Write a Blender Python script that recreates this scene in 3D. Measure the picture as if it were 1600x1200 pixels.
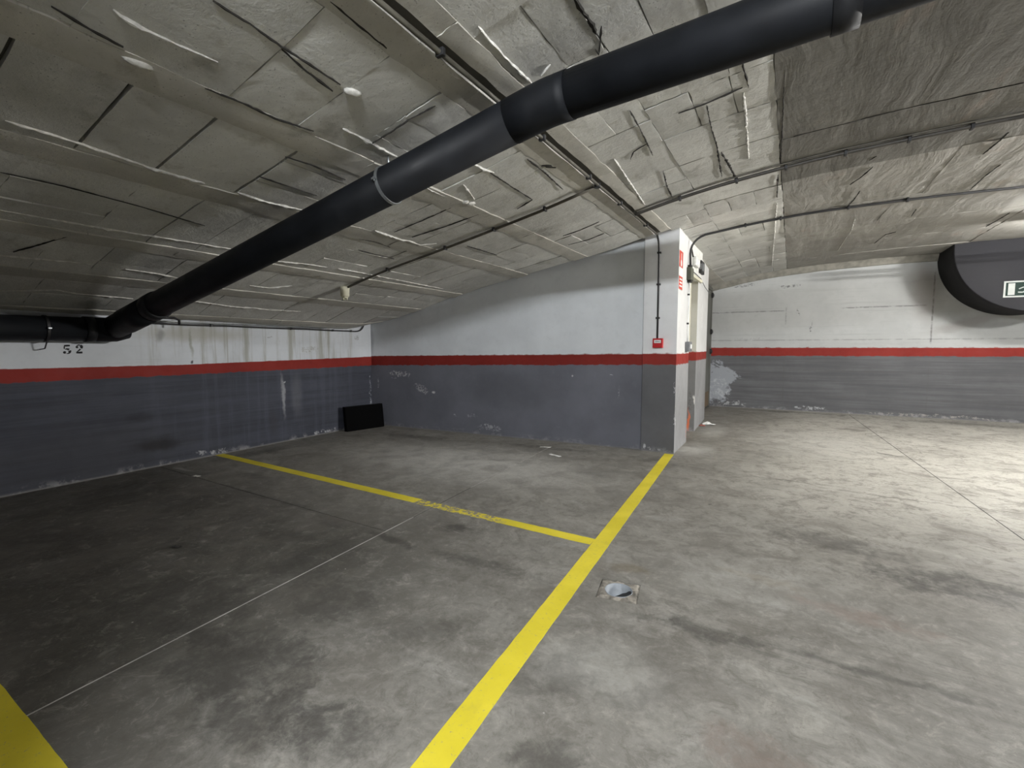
import bpy, bmesh, math, random
from mathutils import Vector, Matrix
for o in list(bpy.data.objects): bpy.data.objects.remove(o)
SC = bpy.context.scene
COL = SC.collection
R = random.Random(7)

# ---------------------------------------------------------------- camera, world, exposure
F_PX = 735.0
PITCH = math.atan(57 / F_PX)
cam_d = bpy.data.cameras.new('camera')
cam_d.sensor_width = 36; cam_d.sensor_fit = 'HORIZONTAL'
cam_d.lens = F_PX / 1600 * 36
cam_d.clip_start = 0.02
cam = bpy.data.objects.new('camera', cam_d); COL.objects.link(cam)
cam.location = (0, 0, 1.45)
cam.rotation_euler = (math.pi / 2 - PITCH, 0, math.radians(30.7))
SC.camera = cam
W = bpy.data.worlds.new('garage_dark'); SC.world = W; W.use_nodes = True
W.node_tree.nodes['Background'].inputs[0].default_value = (0.5, 0.52, 0.56, 1)
W.node_tree.nodes['Background'].inputs[1].default_value = 0.02
vs = SC.view_settings
vs.view_transform = 'Standard'; vs.look = 'None'; vs.gamma = 1; vs.use_curve_mapping = False
vs.exposure = 0.15
SC.display_settings.display_device = 'sRGB'
# garage tube lamps just outside the frame, the last two added as fill: (x, y, z, rotation, power W/m2-ish strength, colour)
LAMPS = [((0.55, -1.15, 3.17), 0.0, 1700, (0.94, 0.97, 1.0)),
         ((3.45, 9.55, 3.02), 0.0, 380, (1.0, 0.98, 0.95)),
         ((5.2, 6.5, 3.09), math.pi / 2, 3300, (1.0, 0.98, 0.95)),  # added lamp brightening the lane, bay floor and ceiling
         ((4.2, -3.2, 3.12), math.pi / 2, 150, (1.0, 0.98, 0.95))]  # added fill lamp behind the viewer

# ---------------------------------------------------------------- helpers
def tag(o, label=None, cat=None, group=None, kind=None):
    if label: o['label'] = label
    if cat: o['category'] = cat
    if group: o['group'] = group
    if kind: o['kind'] = kind
    return o
def obj(name, me, mat=None, parent=None):
    o = bpy.data.objects.new(name, me); COL.objects.link(o)
    if mat is not None and me is not None and not me.materials: me.materials.append(mat)
    if parent: o.parent = parent
    return o
def mesh(name, vs_, fs, smooth=False):
    me = bpy.data.meshes.new(name); me.from_pydata([tuple(v) for v in vs_], [], fs); me.update()
    if smooth:
        for p in me.polygons: p.use_smooth = True
    return me
def from_bm(name, bm, smooth=False):
    me = bpy.data.meshes.new(name)
    bmesh.ops.recalc_face_normals(bm, faces=bm.faces[:])
    bm.to_mesh(me); bm.free()
    if smooth:
        for p in me.polygons: p.use_smooth = True
    return me
def thing(name, label, cat, loc=(0, 0, 0), group=None):
    o = bpy.data.objects.new(name, None); COL.objects.link(o); o.location = loc; o.empty_display_size = .05
    return tag(o, label, cat, group)
def bm_box(bm, x0, x1, y0, y1, z0, z1, bev=0.0, seg=2):
    r = bmesh.ops.create_cube(bm, size=1)
    for v in r['verts']:
        v.co = Vector(((x0 + x1) / 2 + v.co.x * (x1 - x0), (y0 + y1) / 2 + v.co.y * (y1 - y0), (z0 + z1) / 2 + v.co.z * (z1 - z0)))
    if bev > 0:
        es = list({e for v in r['verts'] for e in v.link_edges})
        bmesh.ops.bevel(bm, geom=es, offset=bev, segments=seg, affect='EDGES', profile=.5)
    return r
def box(name, x0, x1, y0, y1, z0, z1, mat, parent=None, bev=0.003, off=(0, 0, 0)):
    bm = bmesh.new(); bm_box(bm, x0 - off[0], x1 - off[0], y0 - off[1], y1 - off[1], z0 - off[2], z1 - off[2], bev)
    return obj(name, from_bm(name, bm), mat, parent)
def bm_tube(bm, path, r, seg=10, caps=True):
    """tube along a polyline; r a number or one per point"""
    P = [Vector(p) for p in path]; n = len(P)
    rs = r if isinstance(r, (list, tuple)) else [r] * n
    tang = []
    for i in range(n):
        a = P[max(i - 1, 0)]; b = P[min(i + 1, n - 1)]
        t = (b - a)
        if 0 < i < n - 1: t = (P[i] - P[i - 1]).normalized() + (P[i + 1] - P[i]).normalized()
        tang.append(t.normalized())
    ref = Vector((0, 0, 1)) if abs(tang[0].z) < .9 else Vector((1, 0, 0))
    s = tang[0].cross(ref).normalized(); rings = []
    for i in range(n):
        t = tang[i]; s = (s - t * s.dot(t)).normalized(); u = t.cross(s)
        k = 1.0
        if 0 < i < n - 1:
            c = (P[i] - P[i - 1]).normalized().dot(t); k = 1 / max(c, .5)
        rings.append([bm.verts.new(P[i] + (s * math.cos(a) + u * math.sin(a)) * rs[i]) for a in [2 * math.pi * j / seg for j in range(seg)]])
    for i in range(n - 1):
        for j in range(seg):
            f = bm.faces.new((rings[i][j], rings[i][(j + 1) % seg], rings[i + 1][(j + 1) % seg], rings[i + 1][j])); f.smooth = True
    if caps:
        bm.faces.new(rings[0][::-1]); bm.faces.new(rings[-1])
def tube(name, path, r, mat, parent=None, seg=10):
    bm = bmesh.new(); bm_tube(bm, path, r, seg)
    me = bpy.data.meshes.new(name); bmesh.ops.recalc_face_normals(bm, faces=bm.faces[:]); bm.to_mesh(me); bm.free()
    return obj(name, me, mat, parent)
def rel(path, o): return [(p[0] - o[0], p[1] - o[1], p[2] - o[2]) for p in path]
def arc(c, a, b, n=6):
    """rounded corner from a to b round corner point c (quadratic)"""
    a, b, c = Vector(a), Vector(b), Vector(c)
    return [tuple(a * (1 - t) ** 2 + c * 2 * t * (1 - t) + b * t * t) for t in [i / n for i in range(n + 1)]]

# ---------------------------------------------------------------- node materials
class NT:
    def __init__(s, name):
        s.m = bpy.data.materials.new(name); s.m.use_nodes = True; s.t = s.m.node_tree; s.b = s.t.nodes['Principled BSDF']
    def n(s, typ, props=None, **ins):
        x = s.t.nodes.new(typ)
        for k, v in (props or {}).items(): setattr(x, k, v)
        for k, v in ins.items():
            k = k.replace('_', ' ')
            s.put(x.inputs[int(k[1:])] if k[0] == 'i' and k[1:].isdigit() else x.inputs[k], v)
        return x
    def put(s, sock, v):
        if hasattr(v, 'is_output'): s.t.links.new(v, sock)
        else:
            if isinstance(v, (tuple, list)) and len(v) == 3 and sock.type == 'RGBA': v = (*v, 1)
            sock.default_value = v
    def math(s, op, a, b=0.5, clamp=False): return s.n('ShaderNodeMath', {'operation': op, 'use_clamp': clamp}, i0=a, i1=b).outputs[0]
    def noise(s, vec, scale, detail=4, rough=.55, dist=0.0):
        return s.n('ShaderNodeTexNoise', None, Vector=vec, Scale=scale, Detail=detail, Roughness=rough, Distortion=dist).outputs[0]
    def rng(s, v, a, b, c=0.0, d=1.0, smooth=True):
        x = s.n('ShaderNodeMapRange', {'interpolation_type': 'SMOOTHSTEP' if smooth else 'LINEAR'})
        s.put(x.inputs[0], v)
        for i, q in zip((1, 2, 3, 4), (a, b, c, d)): s.put(x.inputs[i], q)
        return x.outputs[0]
    def mix(s, f, a, b, mode='MIX'):
        x = s.n('ShaderNodeMix', {'data_type': 'RGBA', 'blend_type': mode})
        s.put(x.inputs[0], f); s.put(x.inputs[6], a); s.put(x.inputs[7], b); return x.outputs[2]
    def pos(s): return s.n('ShaderNodeNewGeometry').outputs['Position']
    def xyz(s, v): return s.n('ShaderNodeSeparateXYZ', None, Vector=v).outputs
    def vec(s, x, y, z=0.0): return s.n('ShaderNodeCombineXYZ', None, X=x, Y=y, Z=z).outputs[0]
    def scl(s, v, sx, sy, sz=1.0, rot=0.0, loc=(0, 0, 0)):
        return s.n('ShaderNodeMapping', {'vector_type': 'POINT'}, Vector=v, Scale=(sx, sy, sz), Rotation=(0, 0, rot), Location=loc).outputs[0]
    def warp(s, v, amt, scale):
        c = s.n('ShaderNodeTexNoise', None, Vector=v, Scale=scale, Detail=4.0).outputs[1]
        d = s.n('ShaderNodeVectorMath', {'operation': 'MULTIPLY_ADD'}); s.put(d.inputs[0], c); s.put(d.inputs[1], (amt, amt, amt)); d.inputs[2].default_value = (-amt / 2,) * 3
        return s.n('ShaderNodeVectorMath', {'operation': 'ADD'}, i0=v, i1=d.outputs[0]).outputs[0]
    def blob(s, v, cx, cy, rx, ry, rot=0.0, inner=0.2, k=1.0):
        """soft elliptic mark round (cx, cy) in the plane of v: k at the centre, 0 outside"""
        m = s.n('ShaderNodeMapping', {'vector_type': 'TEXTURE'}, Vector=v, Location=(cx, cy, 0), Rotation=(0, 0, rot), Scale=(rx, ry, 1.0)).outputs[0]
        l = s.n('ShaderNodeVectorMath', {'operation': 'LENGTH'}, i0=m).outputs['Value']
        return s.rng(l, 1.0, inner, 0.0, k)
    def bump(s, h, strength=.3, dist=.01, prev=None):
        x = s.n('ShaderNodeBump', None, Height=h, Strength=strength, Distance=dist)
        if prev: s.put(x.inputs['Normal'], prev)
        return x.outputs[0]
    def out(s, col=None, rough=None, normal=None, **kw):
        if col is not None: s.put(s.b.inputs['Base Color'], col)
        if rough is not None: s.put(s.b.inputs['Roughness'], rough)
        if normal is not None: s.put(s.b.inputs['Normal'], normal)
        for k, v in kw.items(): s.put(s.b.inputs[k.replace('_', ' ')], v)
        return s.m

def plain(name, col, rough=.6, metal=0.0, var=.12, scale=14.0, bump=.1, spec=.4):
    t = NT(name); p = t.pos(); n = t.noise(p, scale, 5)
    c = t.mix(t.rng(n, .3, .7), tuple(v * (1 - var) for v in col), tuple(min(1, v * (1 + var)) for v in col))
    return t.out(c, t.rng(n, .2, .8, rough - .08, rough + .08), t.bump(t.noise(p, scale * 6, 3), bump, .004), Metallic=metal, Specular_IOR_Level=spec)

def floor_mat():
    t = NT('floor_concrete'); p = t.pos(); w = t.warp(p, .5, 1.1); X, Y, Z = t.xyz(p)
    big = t.noise(t.warp(p, .6, .5), .75, 6, .6, .3); mid = t.noise(p, 3.2, 7, .68, .6); fine = t.noise(p, 38, 4, .7)
    c = t.mix(t.rng(big, .34, .66), (.19, .184, .168), (.285, .276, .254))
    c = t.mix(t.rng(mid, .30, .72, 0, .65), c, (.235, .229, .215))
    c = t.mix(t.rng(mid, .60, .40, 0, .40), c, (.12, .115, .106))
    # trowel clouds of paler cement
    cl = t.noise(t.scl(w, 1.0, 2.2, 1, .5), 1.5, 7, .7, 1.2)
    c = t.mix(t.rng(cl, .52, .74, 0, .55), c, (.37, .366, .354))
    # patchy darker tone over the near bay on the left
    bay = t.math('MULTIPLY', t.rng(X, -1.2, -2.9), t.rng(Y, 3.4, 2.2))
    gr = t.noise(t.scl(w, 1.6, 1.0), 1.4, 7, .7, .8)
    c = t.mix(t.math('MULTIPLY', bay, t.rng(gr, .30, .62, .55, .92)), c, (.050, .048, .042))
    # drive lane gets paler to the right and further off
    lane = t.math('MULTIPLY', t.rng(X, -1.2, .6), t.rng(Y, 3.4, 6.2))
    c = t.mix(t.math('MULTIPLY', lane, t.rng(big, .2, .7, .5, .85)), c, (.52, .51, .475))
    # tyre streaks running across the lane and out of the bay through the drain
    st = t.noise(t.scl(p, .55, 17, 1, -.10), 1.0, 7, .72)
    band = t.math('MULTIPLY', t.rng(Y, 1.7, 2.45), t.rng(Y, 3.5, 2.65)); band = t.math('MULTIPLY', band, t.rng(X, -1.2, -.2))
    c = t.mix(t.math('MULTIPLY', band, t.rng(st, .48, .62, 0, .42)), c, (.10, .096, .090))
    st2 = t.noise(t.scl(p, .5, 7, 1, .12), 1.0, 7, .7)
    lane2 = t.math('MULTIPLY', t.rng(Y, 2.8, 3.6), t.rng(X, -1.2, .3))
    c = t.mix(t.math('MULTIPLY', lane2, t.rng(st2, .52, .68, 0, .26)), c, (.15, .143, .13))
    sc = t.noise(t.scl(w, 5, 1.2, 1, .8), 2.2, 6, .75)
    c = t.mix(t.rng(sc, .58, .72, 0, .40), c, (.14, .134, .122))
    mo = t.noise(t.warp(p, .25, 4), 8.5, 9, .78, .4); c = t.mix(t.rng(mo, .49, .63, 0, .58), c, (.105, .098, .086)); c = t.mix(t.rng(mo, .47, .34, 0, .42), c, (.37, .355, .325))
    g2 = t.noise(p, 26, 8, .8); c = t.mix(t.rng(g2, .52, .64, 0, .40), c, (.12, .112, .10)); c = t.mix(t.rng(g2, .46, .36, 0, .25), c, (.36, .35, .325))
    mo2 = t.noise(t.warp(p, .4, 2), 2.6, 8, .75, .8); c = t.mix(t.rng(mo2, .50, .62, 0, .52), c, (.125, .116, .103)); c = t.mix(t.rng(mo2, .44, .30, 0, .35), c, (.36, .352, .33))
    # marks with a place of their own: oil, rubber, rust, and a painted shadow band
    wb = t.warp(p, .16, 5); sn = t.noise(t.warp(p, .1, 8), 6.5, 9, .75)
    for (x, y, rx, ry, rot, k, col) in [
        (-2.28, 2.94, .26, .17, .3, .80, 0), (-1.91, 5.0, .34, .28, .2, .55, 0), (-4.33, 4.68, .42, .17, 0, .40, 0), (-2.62, 5.35, .3, .12, 0, .4, 0),
        (-2.55, 2.52, .62, .09, -.05, .75, 0), (-1.75, 2.53, .75, .13, .02, .62, 0), (-4.3, 2.62, 1.6, .07, 0, .5, 0), (-3.2, 2.50, .32, .12, 0, .7, 0),
        (-.35, 2.49, .55, .11, .03, .72, 0), (.45, 2.54, .8, .05, .02, .6, 0), (-.9, 2.95, .32, .12, .3, .45, 2),
        (.95, 3.78, .9, .38, .10, .85, 0), (.30, 4.15, .8, .34, -.2, .6, 0), (1.5, 3.6, .5, .5, 0, .4, 0),  # soft shadow across the lane floor, painted as dark marks
        (.39, 3.06, .55, .16, -.1, .45, 1), (-.05, 1.78, .35, .22, 0, .40, 1), (-.1, 3.25, .5, .10, -.2, .35, 2),
        (-.67, 1.40, .30, .20, .5, .72, 0), (-.9, 1.75, .45, .25, .8, .5, 0), (-.45, 1.9, .35, .14, .8, .4, 0), (-1.75, 1.0, .6, .3, .5, .7, 0), (-2.15, 1.15, .7, .45, .3, .75, 0), (-1.45, 1.1, .45, .25, .4, .6, 0), (-2.7, 2.0, .5, .6, .1, .5, 0), (-2.95, 1.3, .9, .35, .2, .7, 0), (.55, .95, .7, .2, .3, .4, 0), (-2.2, 1.75, .5, .45, .3, .60, 0),
        (-1.6, 1.75, .6, .2, .6, .35, 0), (-2.75, 1.1, 1.0, .12, .12, .7, 0), (-2.85, 1.9, .14, 1.2, .1, .6, 0),
        (-3.8, 1.61, .05, .03, 0, .95, 0), (-3.3, 2.15, .6, .18, .1, .5, 0), (-5.2, 3.0, .5, .15, 0, .5, 0), (-6.3, 3.7, .3, .9, 0, .55, 0), (-5.3, 5.7, 1.4, .25, .07, .5, 0),
        (-3.1, 6.05, 1.3, .16, .07, .45, 0), (-1.55, 6.1, .5, .2, 0, .45, 0), (-.4, 5.9, 1.5, .05, -.05, .45, 0), (1.2, 8.0, .35, .12, -.5, .5, 0), (1.5, 6.9, .5, .10, 0, .4, 0),
        (.9, 5.72, 1.1, .035, -.05, .5, 0), (.0, 12.25, 2.2, .25, 0, .5, 0), (-.6, 4.6, .04, .04, 0, .9, 0), (3.0, 12.0, 2.0, .5, 0, .45, 0), (-4.9, 1.2, .9, .4, .2, .45, 0), (-5.8, 2.0, .7, .5, .2, .5, 0)]:
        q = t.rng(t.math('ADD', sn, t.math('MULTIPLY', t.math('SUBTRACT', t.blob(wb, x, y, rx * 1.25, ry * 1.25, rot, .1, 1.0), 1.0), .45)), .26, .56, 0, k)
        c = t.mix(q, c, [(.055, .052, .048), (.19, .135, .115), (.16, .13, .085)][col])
    # broad pale patch over the far bay; pale washed-out dust at the pier and a few spills
    for (x, y, rx, ry, k) in [(-3.6, 4.75, 2.6, 1.3, .75), (-1.15, 7.0, .35, .7, .6), (-1.1, 8.7, .3, .9, .5), (-.1, 3.2, .9, .5, .2), (-.7, 1.95, .5, .3, .2), (-1.12, 2.52, .09, .04, .7), (-6.2, 2.75, .3, .05, .5), (.3, 8.5, 1.2, 1.8, .35)]:
        c = t.mix(t.math('MULTIPLY', t.blob(wb, x, y, rx, ry, 0, .1, k), t.rng(mid, .3, .6, .4, 1)), c, (.55, .55, .535))
    # tiny pale chips and dark grit
    sp = t.n('ShaderNodeTexVoronoi', None, Vector=p, Scale=9.0, Randomness=1.0).outputs['Distance']
    c = t.mix(t.math('MULTIPLY', t.rng(sp, .055, .03), t.rng(t.noise(p, 1.7), .58, .62)), c, (.45, .44, .42))
    c = t.mix(t.rng(fine, .3, .7, 0, .18), c, (.13, .128, .12))
    ro = t.rng(mid, .3, .7, .42, .68)
    b = t.bump(t.noise(p, 60, 4, .7), .12, .004); b = t.bump(mid, .10, .02, b)
    c = t.mix(1.0, c, (1.0, .985, .945), 'MULTIPLY')
    return t.out(c, ro, b, Specular_IOR_Level=.30)

def wall_mat(name, axis, marks, white=(.60, .61, .63), grey=(.118, .122, .142), boards=False, drips=None, seams=()):
    """painted wall: grey dado, red band, white above, from the 'band' attribute (0 floor, 1-2 red band, 3 ceiling)"""
    t = NT(name); p = t.pos(); X, Y, Z = t.xyz(p); U = X if axis == 'x' else Y
    v = t.vec(U, Z); w = t.warp(v, .12, 6)
    a = t.n('ShaderNodeAttribute', {'attribute_name': 'band'}).outputs['Fac']
    edge = t.math('ADD', a, t.math('MULTIPLY', t.math('SUBTRACT', t.noise(v, 9, 4), .5), .05))
    n1 = t.noise(v, 1.3, 6, .6); n2 = t.noise(v, 7, 6, .7); n3 = t.noise(v, 55, 3)
    wh = t.mix(t.rng(n1, .35, .68), tuple(q * .90 for q in white), white); wh = t.mix(t.rng(n2, .5, .72, 0, .22), wh, tuple(q * .72 for q in white))
    gr = t.mix(t.rng(n1, .3, .7), tuple(q * .88 for q in grey), tuple(q * 1.12 for q in grey)); gr = t.mix(t.rng(n2, .55, .75, 0, .4), gr, tuple(q * 1.28 for q in grey))
    rd = t.mix(t.rng(n1, .3, .7), (.205, .020, .015), (.25, .027, .020)); rd = t.mix(t.rng(n2, .58, .7, 0, .35), rd, (.16, .024, .020))
    if boards:
        bn = t.noise(t.scl(v, .35, 9), 1.0, 6, .7); wh = t.mix(t.rng(bn, .54, .70, 0, .30), wh, tuple(q * .62 for q in white))
        gr = t.mix(t.rng(bn, .35, .65, 0, .75), gr, tuple(q * .62 for q in grey))
    if drips:
        dn = t.noise(t.scl(v, 7, .35), 1.0, 6, .7)
        dm = t.math('MULTIPLY', t.rng(dn, .48, .64), t.math('MULTIPLY', t.rng(U, drips[0], drips[0] + .5), t.rng(U, drips[1] + .7, drips[1] - .2)))
        wh = t.mix(t.math('MULTIPLY', dm, .75), wh, (.30, .295, .25))
        gr = t.mix(t.math('MULTIPLY', dm, .25), gr, tuple(q * 1.7 for q in grey))
    c = t.mix(t.rng(edge, .985, 1.0), gr, rd); c = t.mix(t.rng(edge, 1.99, 2.01), c, wh)
    for s_ in seams:                                   # formwork seams: ('h'|'v', at, from, to, strength)
        ax, q0, f0, f1, k = s_
        wv = t.xyz(t.warp(v, .015, 8))
        d = t.math('ABSOLUTE', t.math('SUBTRACT', wv[1] if ax == 'h' else wv[0], q0))
        m = t.math('MULTIPLY', t.rng(d, .022, .004), t.math('MULTIPLY', t.rng(U if ax == 'h' else Z, f0, f0 + .08), t.rng(U if ax == 'h' else Z, f1, f1 - .08)))
        c = t.mix(t.math('MULTIPLY', m, t.rng(n2, .38, .55, .15 * k, k)), c, (.10, .10, .10))
    for (u, z, ru, rz, rot, k, col, patch) in marks:   # worn paint, scuffs, soot
        q = t.blob(w, u, z, ru, rz, rot, .25, 1.0)
        if patch < 0: q = t.rng(t.math('ADD', t.noise(v, -patch, 9, .72, .3), t.math('MULTIPLY', t.math('SUBTRACT', q, .72), .42)), .47, .53, 0, k)
        elif patch: q = t.rng(t.math('ADD', t.noise(v, patch * 1.6, 9, .78, .3), t.math('MULTIPLY', t.math('SUBTRACT', q, 1.0), .42)), .47, .57, 0, k)
        else: q = t.math('MULTIPLY', q, k)
        c = t.mix(q, c, col)
    # scraped, powdery foot of the wall
    ft = t.math('MULTIPLY', t.rng(Z, .10, .0), t.rng(t.noise(v, 5, 5, .7), .50, .62)); c = t.mix(t.math('MULTIPLY', ft, .6), c, (.36, .36, .37))
    c = t.mix(t.math('MULTIPLY', t.rng(Z, .03, .005), .6), c, (.24, .235, .225))
    b = t.bump(n3, .10, .003); b = t.bump(n2, .16, .012, b)
    return t.out(c, t.rng(n2, .3, .7, .62, .8), b, Specular_IOR_Level=.25)

def ceiling_mat(name, base=(.615, .612, .575), rough_amt=1.0, streak=0.0, dark=0.0):
    t = NT(name); p = t.pos(); X, Y, Z = t.xyz(p); v = t.vec(X, Y)
    rnd = t.n('ShaderNodeObjectInfo').outputs['Random']
    n1 = t.noise(v, .9, 6, .6, .4); n2 = t.noise(v, 5.5, 7, .7); n3 = t.noise(v, 30, 5, .75)
    c = t.mix(rnd, tuple(q * .86 for q in base), tuple(q * 1.10 for q in base))
    c = t.mix(t.rng(n1, .35, .68, .55, 0), c, tuple(q * .62 for q in base))
    c = t.mix(t.rng(n2, .48, .72, 0, .35), c, tuple(q * 1.22 for q in base))
    c = t.mix(t.rng(n2, .46, .28, 0, .55), c, tuple(q * f for q, f in zip(base, (.55, .52, .46))))
    damp = t.noise(t.warp(v, .3, 2), 1.7, 6, .65)
    c = t.mix(t.rng(damp, .56, .70, 0, .55), c, (.225, .213, .182))
    pit = t.rng(t.n('ShaderNodeTexVoronoi', None, Vector=v, Scale=46.0).outputs['Distance'], .10, .22)
    c = t.mix(t.math('MULTIPLY', t.math('SUBTRACT', 1.0, pit), t.rng(n2, .42, .58, 0, .7)), c, tuple(q * .30 for q in base))
    b = t.bump(n3, .34 * rough_amt, .012); b = t.bump(n2, .40 * rough_amt, .03, b)
    if streak:
        s1 = t.noise(t.scl(t.warp(v, .25, 1.2), 3.6, .55, 1, .10), 1.0, 5, .58, .4); b = t.bump(s1, .45 * streak, .06, b)
        c = t.mix(t.rng(s1, .50, .70, 0, .35 * streak), c, tuple(q * .60 for q in base))
        ru = t.noise(t.scl(v, 2.2, .7), 1.3, 4); c = t.mix(t.rng(ru, .60, .72, 0, .25), c, (.36, .27, .215))
    return t.out(c, .85, b, Specular_IOR_Level=.2)

def paint_mat(name, wear_box):
    """yellow road paint, scuffed through to the concrete inside wear_box"""
    t = NT(name); p = t.pos(); X, Y, Z = t.xyz(p)
    n1 = t.noise(p, 2.2, 5); n2 = t.noise(p, 22, 6, .75); n3 = t.noise(t.scl(p, 1, 1, 1, .6), 6, 6, .7)
    c = t.mix(t.rng(n1, .35, .65), (.60, .50, .030), (.70, .585, .045))
    c = t.mix(t.rng(n3, .52, .75, 0, .5), c, (.47, .40, .06)); c = t.mix(t.rng(n2, .62, .74, 0, .55), c, (.30, .27, .13))
    x0, x1, y0, y1 = wear_box
    m = t.math('MULTIPLY', t.math('MULTIPLY', t.rng(X, x0, x0 + .06), t.rng(X, x1, x1 - .3)), t.math('MULTIPLY', t.rng(Y, y0, y0 + .02), t.rng(Y, y1, y1 - .02)))
    wr = t.math('MULTIPLY', m, t.rng(n2, .46, .54))
    c = t.mix(wr, c, (.22, .205, .175))
    c = t.mix(t.math('MULTIPLY', t.rng(t.noise(p, 48, 5, .8), .60, .66), .7), c, (.25, .235, .19))
    return t.out(c, .6, t.bump(n2, .15, .003), Specular_IOR_Level=.3)

M = {}
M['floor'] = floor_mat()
M['ceil'] = ceiling_mat('ceiling_block_cement')
M['joist'] = ceiling_mat('ceiling_joist_render', (.50, .485, .435), .55)
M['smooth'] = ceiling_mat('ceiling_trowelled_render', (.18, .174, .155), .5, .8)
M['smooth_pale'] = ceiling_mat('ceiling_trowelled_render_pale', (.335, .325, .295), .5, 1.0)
M['slab'] = plain('ceiling_recess_dark', (.085, .08, .068), .95)
M['crack'] = plain('open_joint_dirt', (.022, .020, .017), .95)
M['plaster'] = plain('white_plaster', (.52, .51, .475), .85, 0, .2, 30, .3)
M['pvc'] = plain('dark_pvc', (.0065, .0075, .0095), .58, 0, .2, 5, .03, .22)
M['pvc_grey'] = plain('grey_pvc_collar', (.012, .0125, .014), .55, 0, .2, 5, .03, .25)
M['galv'] = plain('galvanised_steel', (.36, .38, .39), .42, .8)
M['conduit'] = plain('grey_plastic_conduit', (.085, .079, .064), .5, 0, .35, 6)
M['conduit_dark'] = plain('dark_plastic_conduit', (.022, .022, .023), .5)
M['cream'] = plain('cream_plastic', (.62, .60, .47), .45)
M['white'] = plain('white_plastic', (.72, .73, .71), .45)
M['red'] = plain('red_plastic', (.50, .018, .022), .4)
M['black'] = plain('black_board', (.0028, .0028, .003), .9, 0, .2, 8, .1, .05)
M['edge'] = plain('black_board_edge', (.008, .008, .009), .85, 0, .2, 8, .1, .1)
M['devgrey'] = plain('grey_box_plastic', (.16, .165, .17), .5)
M['devgreen'] = plain('olive_box_plastic', (.095, .10, .075), .5)
M['devdark'] = plain('dark_box_plastic', (.018, .018, .018), .5)
M['housing'] = plain('dark_grey_paint', (.019, .019, .022), .75, 0, .12, 1.5, .1, .2)
M['rim'] = plain('shaded_grey_paint', (.012, .012, .013), .75, 0, .12, 1.5, .1, .15)  # housing grey darkened, the shading of its side put into the colour
M['steel'] = plain('grey_green_steel', (.11, .112, .098), .5, .2, .25, 2)
M['sign_red'] = plain('sign_red', (.52, .06, .035), .5)
M['sign_white'] = plain('sign_white', (.74, .75, .73), .5)
M['exit_white'] = plain('exit_sign_white', (.36, .375, .36), .6, 0, .1, 8, .05, .2)
M['sign_green'] = plain('sign_dark_green', (.004, .017, .012), .6, 0, .1, 8, .05, .15)
M['ink'] = plain('stencil_black', (.018, .018, .02), .8)
M['mortar'] = plain('pale_broken_mortar', (.42, .40, .35), .9, 0, .3, 30, .5)
M['mortar_dark'] = plain('brown_broken_mortar', (.16, .135, .105), .9, 0, .3, 30, .5)
M['pipe_inner'] = plain('pale_grey_pipe', (.25, .27, .29), .55, 0, .2, 12)
M['dust'] = plain('pale_joint_dust', (.40, .39, .37), .9, 0, .35, 5)
M['joint_dark'] = plain('dark_joint_filler', (.045, .043, .040), .9, 0, .3, 5)
M['paper'] = plain('crumpled_paper', (.70, .70, .68), .8)
M['door'] = plain('cream_painted_door', (.50, .48, .40), .5, 0, .06)
RIDGES = [[(-3.427,0.81),(-3.432,0.942),(-3.444,1.09),(-3.496,1.461),(-3.5,1.777)],
[(-3.495,2.0),(-3.519,2.249),(-3.482,2.534)],
[(-4.581,1.024),(-4.583,1.312),(-4.586,1.649),(-4.563,2.038),(-4.554,2.535)],
[(-5.363,1.179),(-5.335,1.43),(-5.323,1.733)],
[(-5.346,1.981),(-5.356,2.21),(-5.405,2.453)],
[(-6.123,1.327),(-6.003,1.673),(-6.054,1.835),(-6.075,2.303)],
[(-2.37,0.89),(-2.391,0.991),(-2.385,1.083),(-2.371,1.288)],
[(-2.403,2.033),(-2.406,2.259),(-2.42,2.505)],
[(-1.38,2.005),(-1.392,2.151),(-1.396,2.324),(-1.39,2.579)],
[(-1.241,2.515),(-1.321,2.561)],
[(-2.13,3.018),(-2.124,3.146),(-2.106,3.265)],
[(-2.594,3.012),(-2.605,3.22),(-2.577,3.377),(-2.577,3.547)],
[(-2.377,3.22),(-2.426,3.378),(-2.487,3.54)],
[(-1.343,3.944),(-1.387,4.524),(-1.443,5.281)],
[(-0.228,6.669),(-0.305,8.454),(-0.441,11.599)],
[(-0.354,3.695),(-0.373,4.166),(-0.412,4.961)],
[(0.658,10.91),(0.72,9.149),(0.688,8.281)],
[(-3.494,3.304),(-3.51,3.522),(-3.53,3.687),(-3.505,3.793),(-3.526,3.975),(-3.398,4.101)],
[(-4.656,3.021),(-4.608,3.285),(-4.585,3.61)],
[(-4.571,3.739),(-4.587,4.258),(-4.62,4.986),(-4.646,5.746)],
[(-6.003,2.778),(-6.032,2.998),(-6.087,3.324),(-6.108,3.666)],
[(-5.392,3.172),(-5.401,3.409),(-5.252,3.611)],
[(-6.075,3.604),(-6.119,3.85),(-6.084,4.31)],
[(-6.752,1.448),(-6.748,1.582),(-6.685,1.807)],
[(-2.982,2.656),(-3.064,2.932)],
[(0.674,4.735),(0.767,4.757)],
[(-1.669,2.129),(-1.657,2.228)]]
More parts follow.
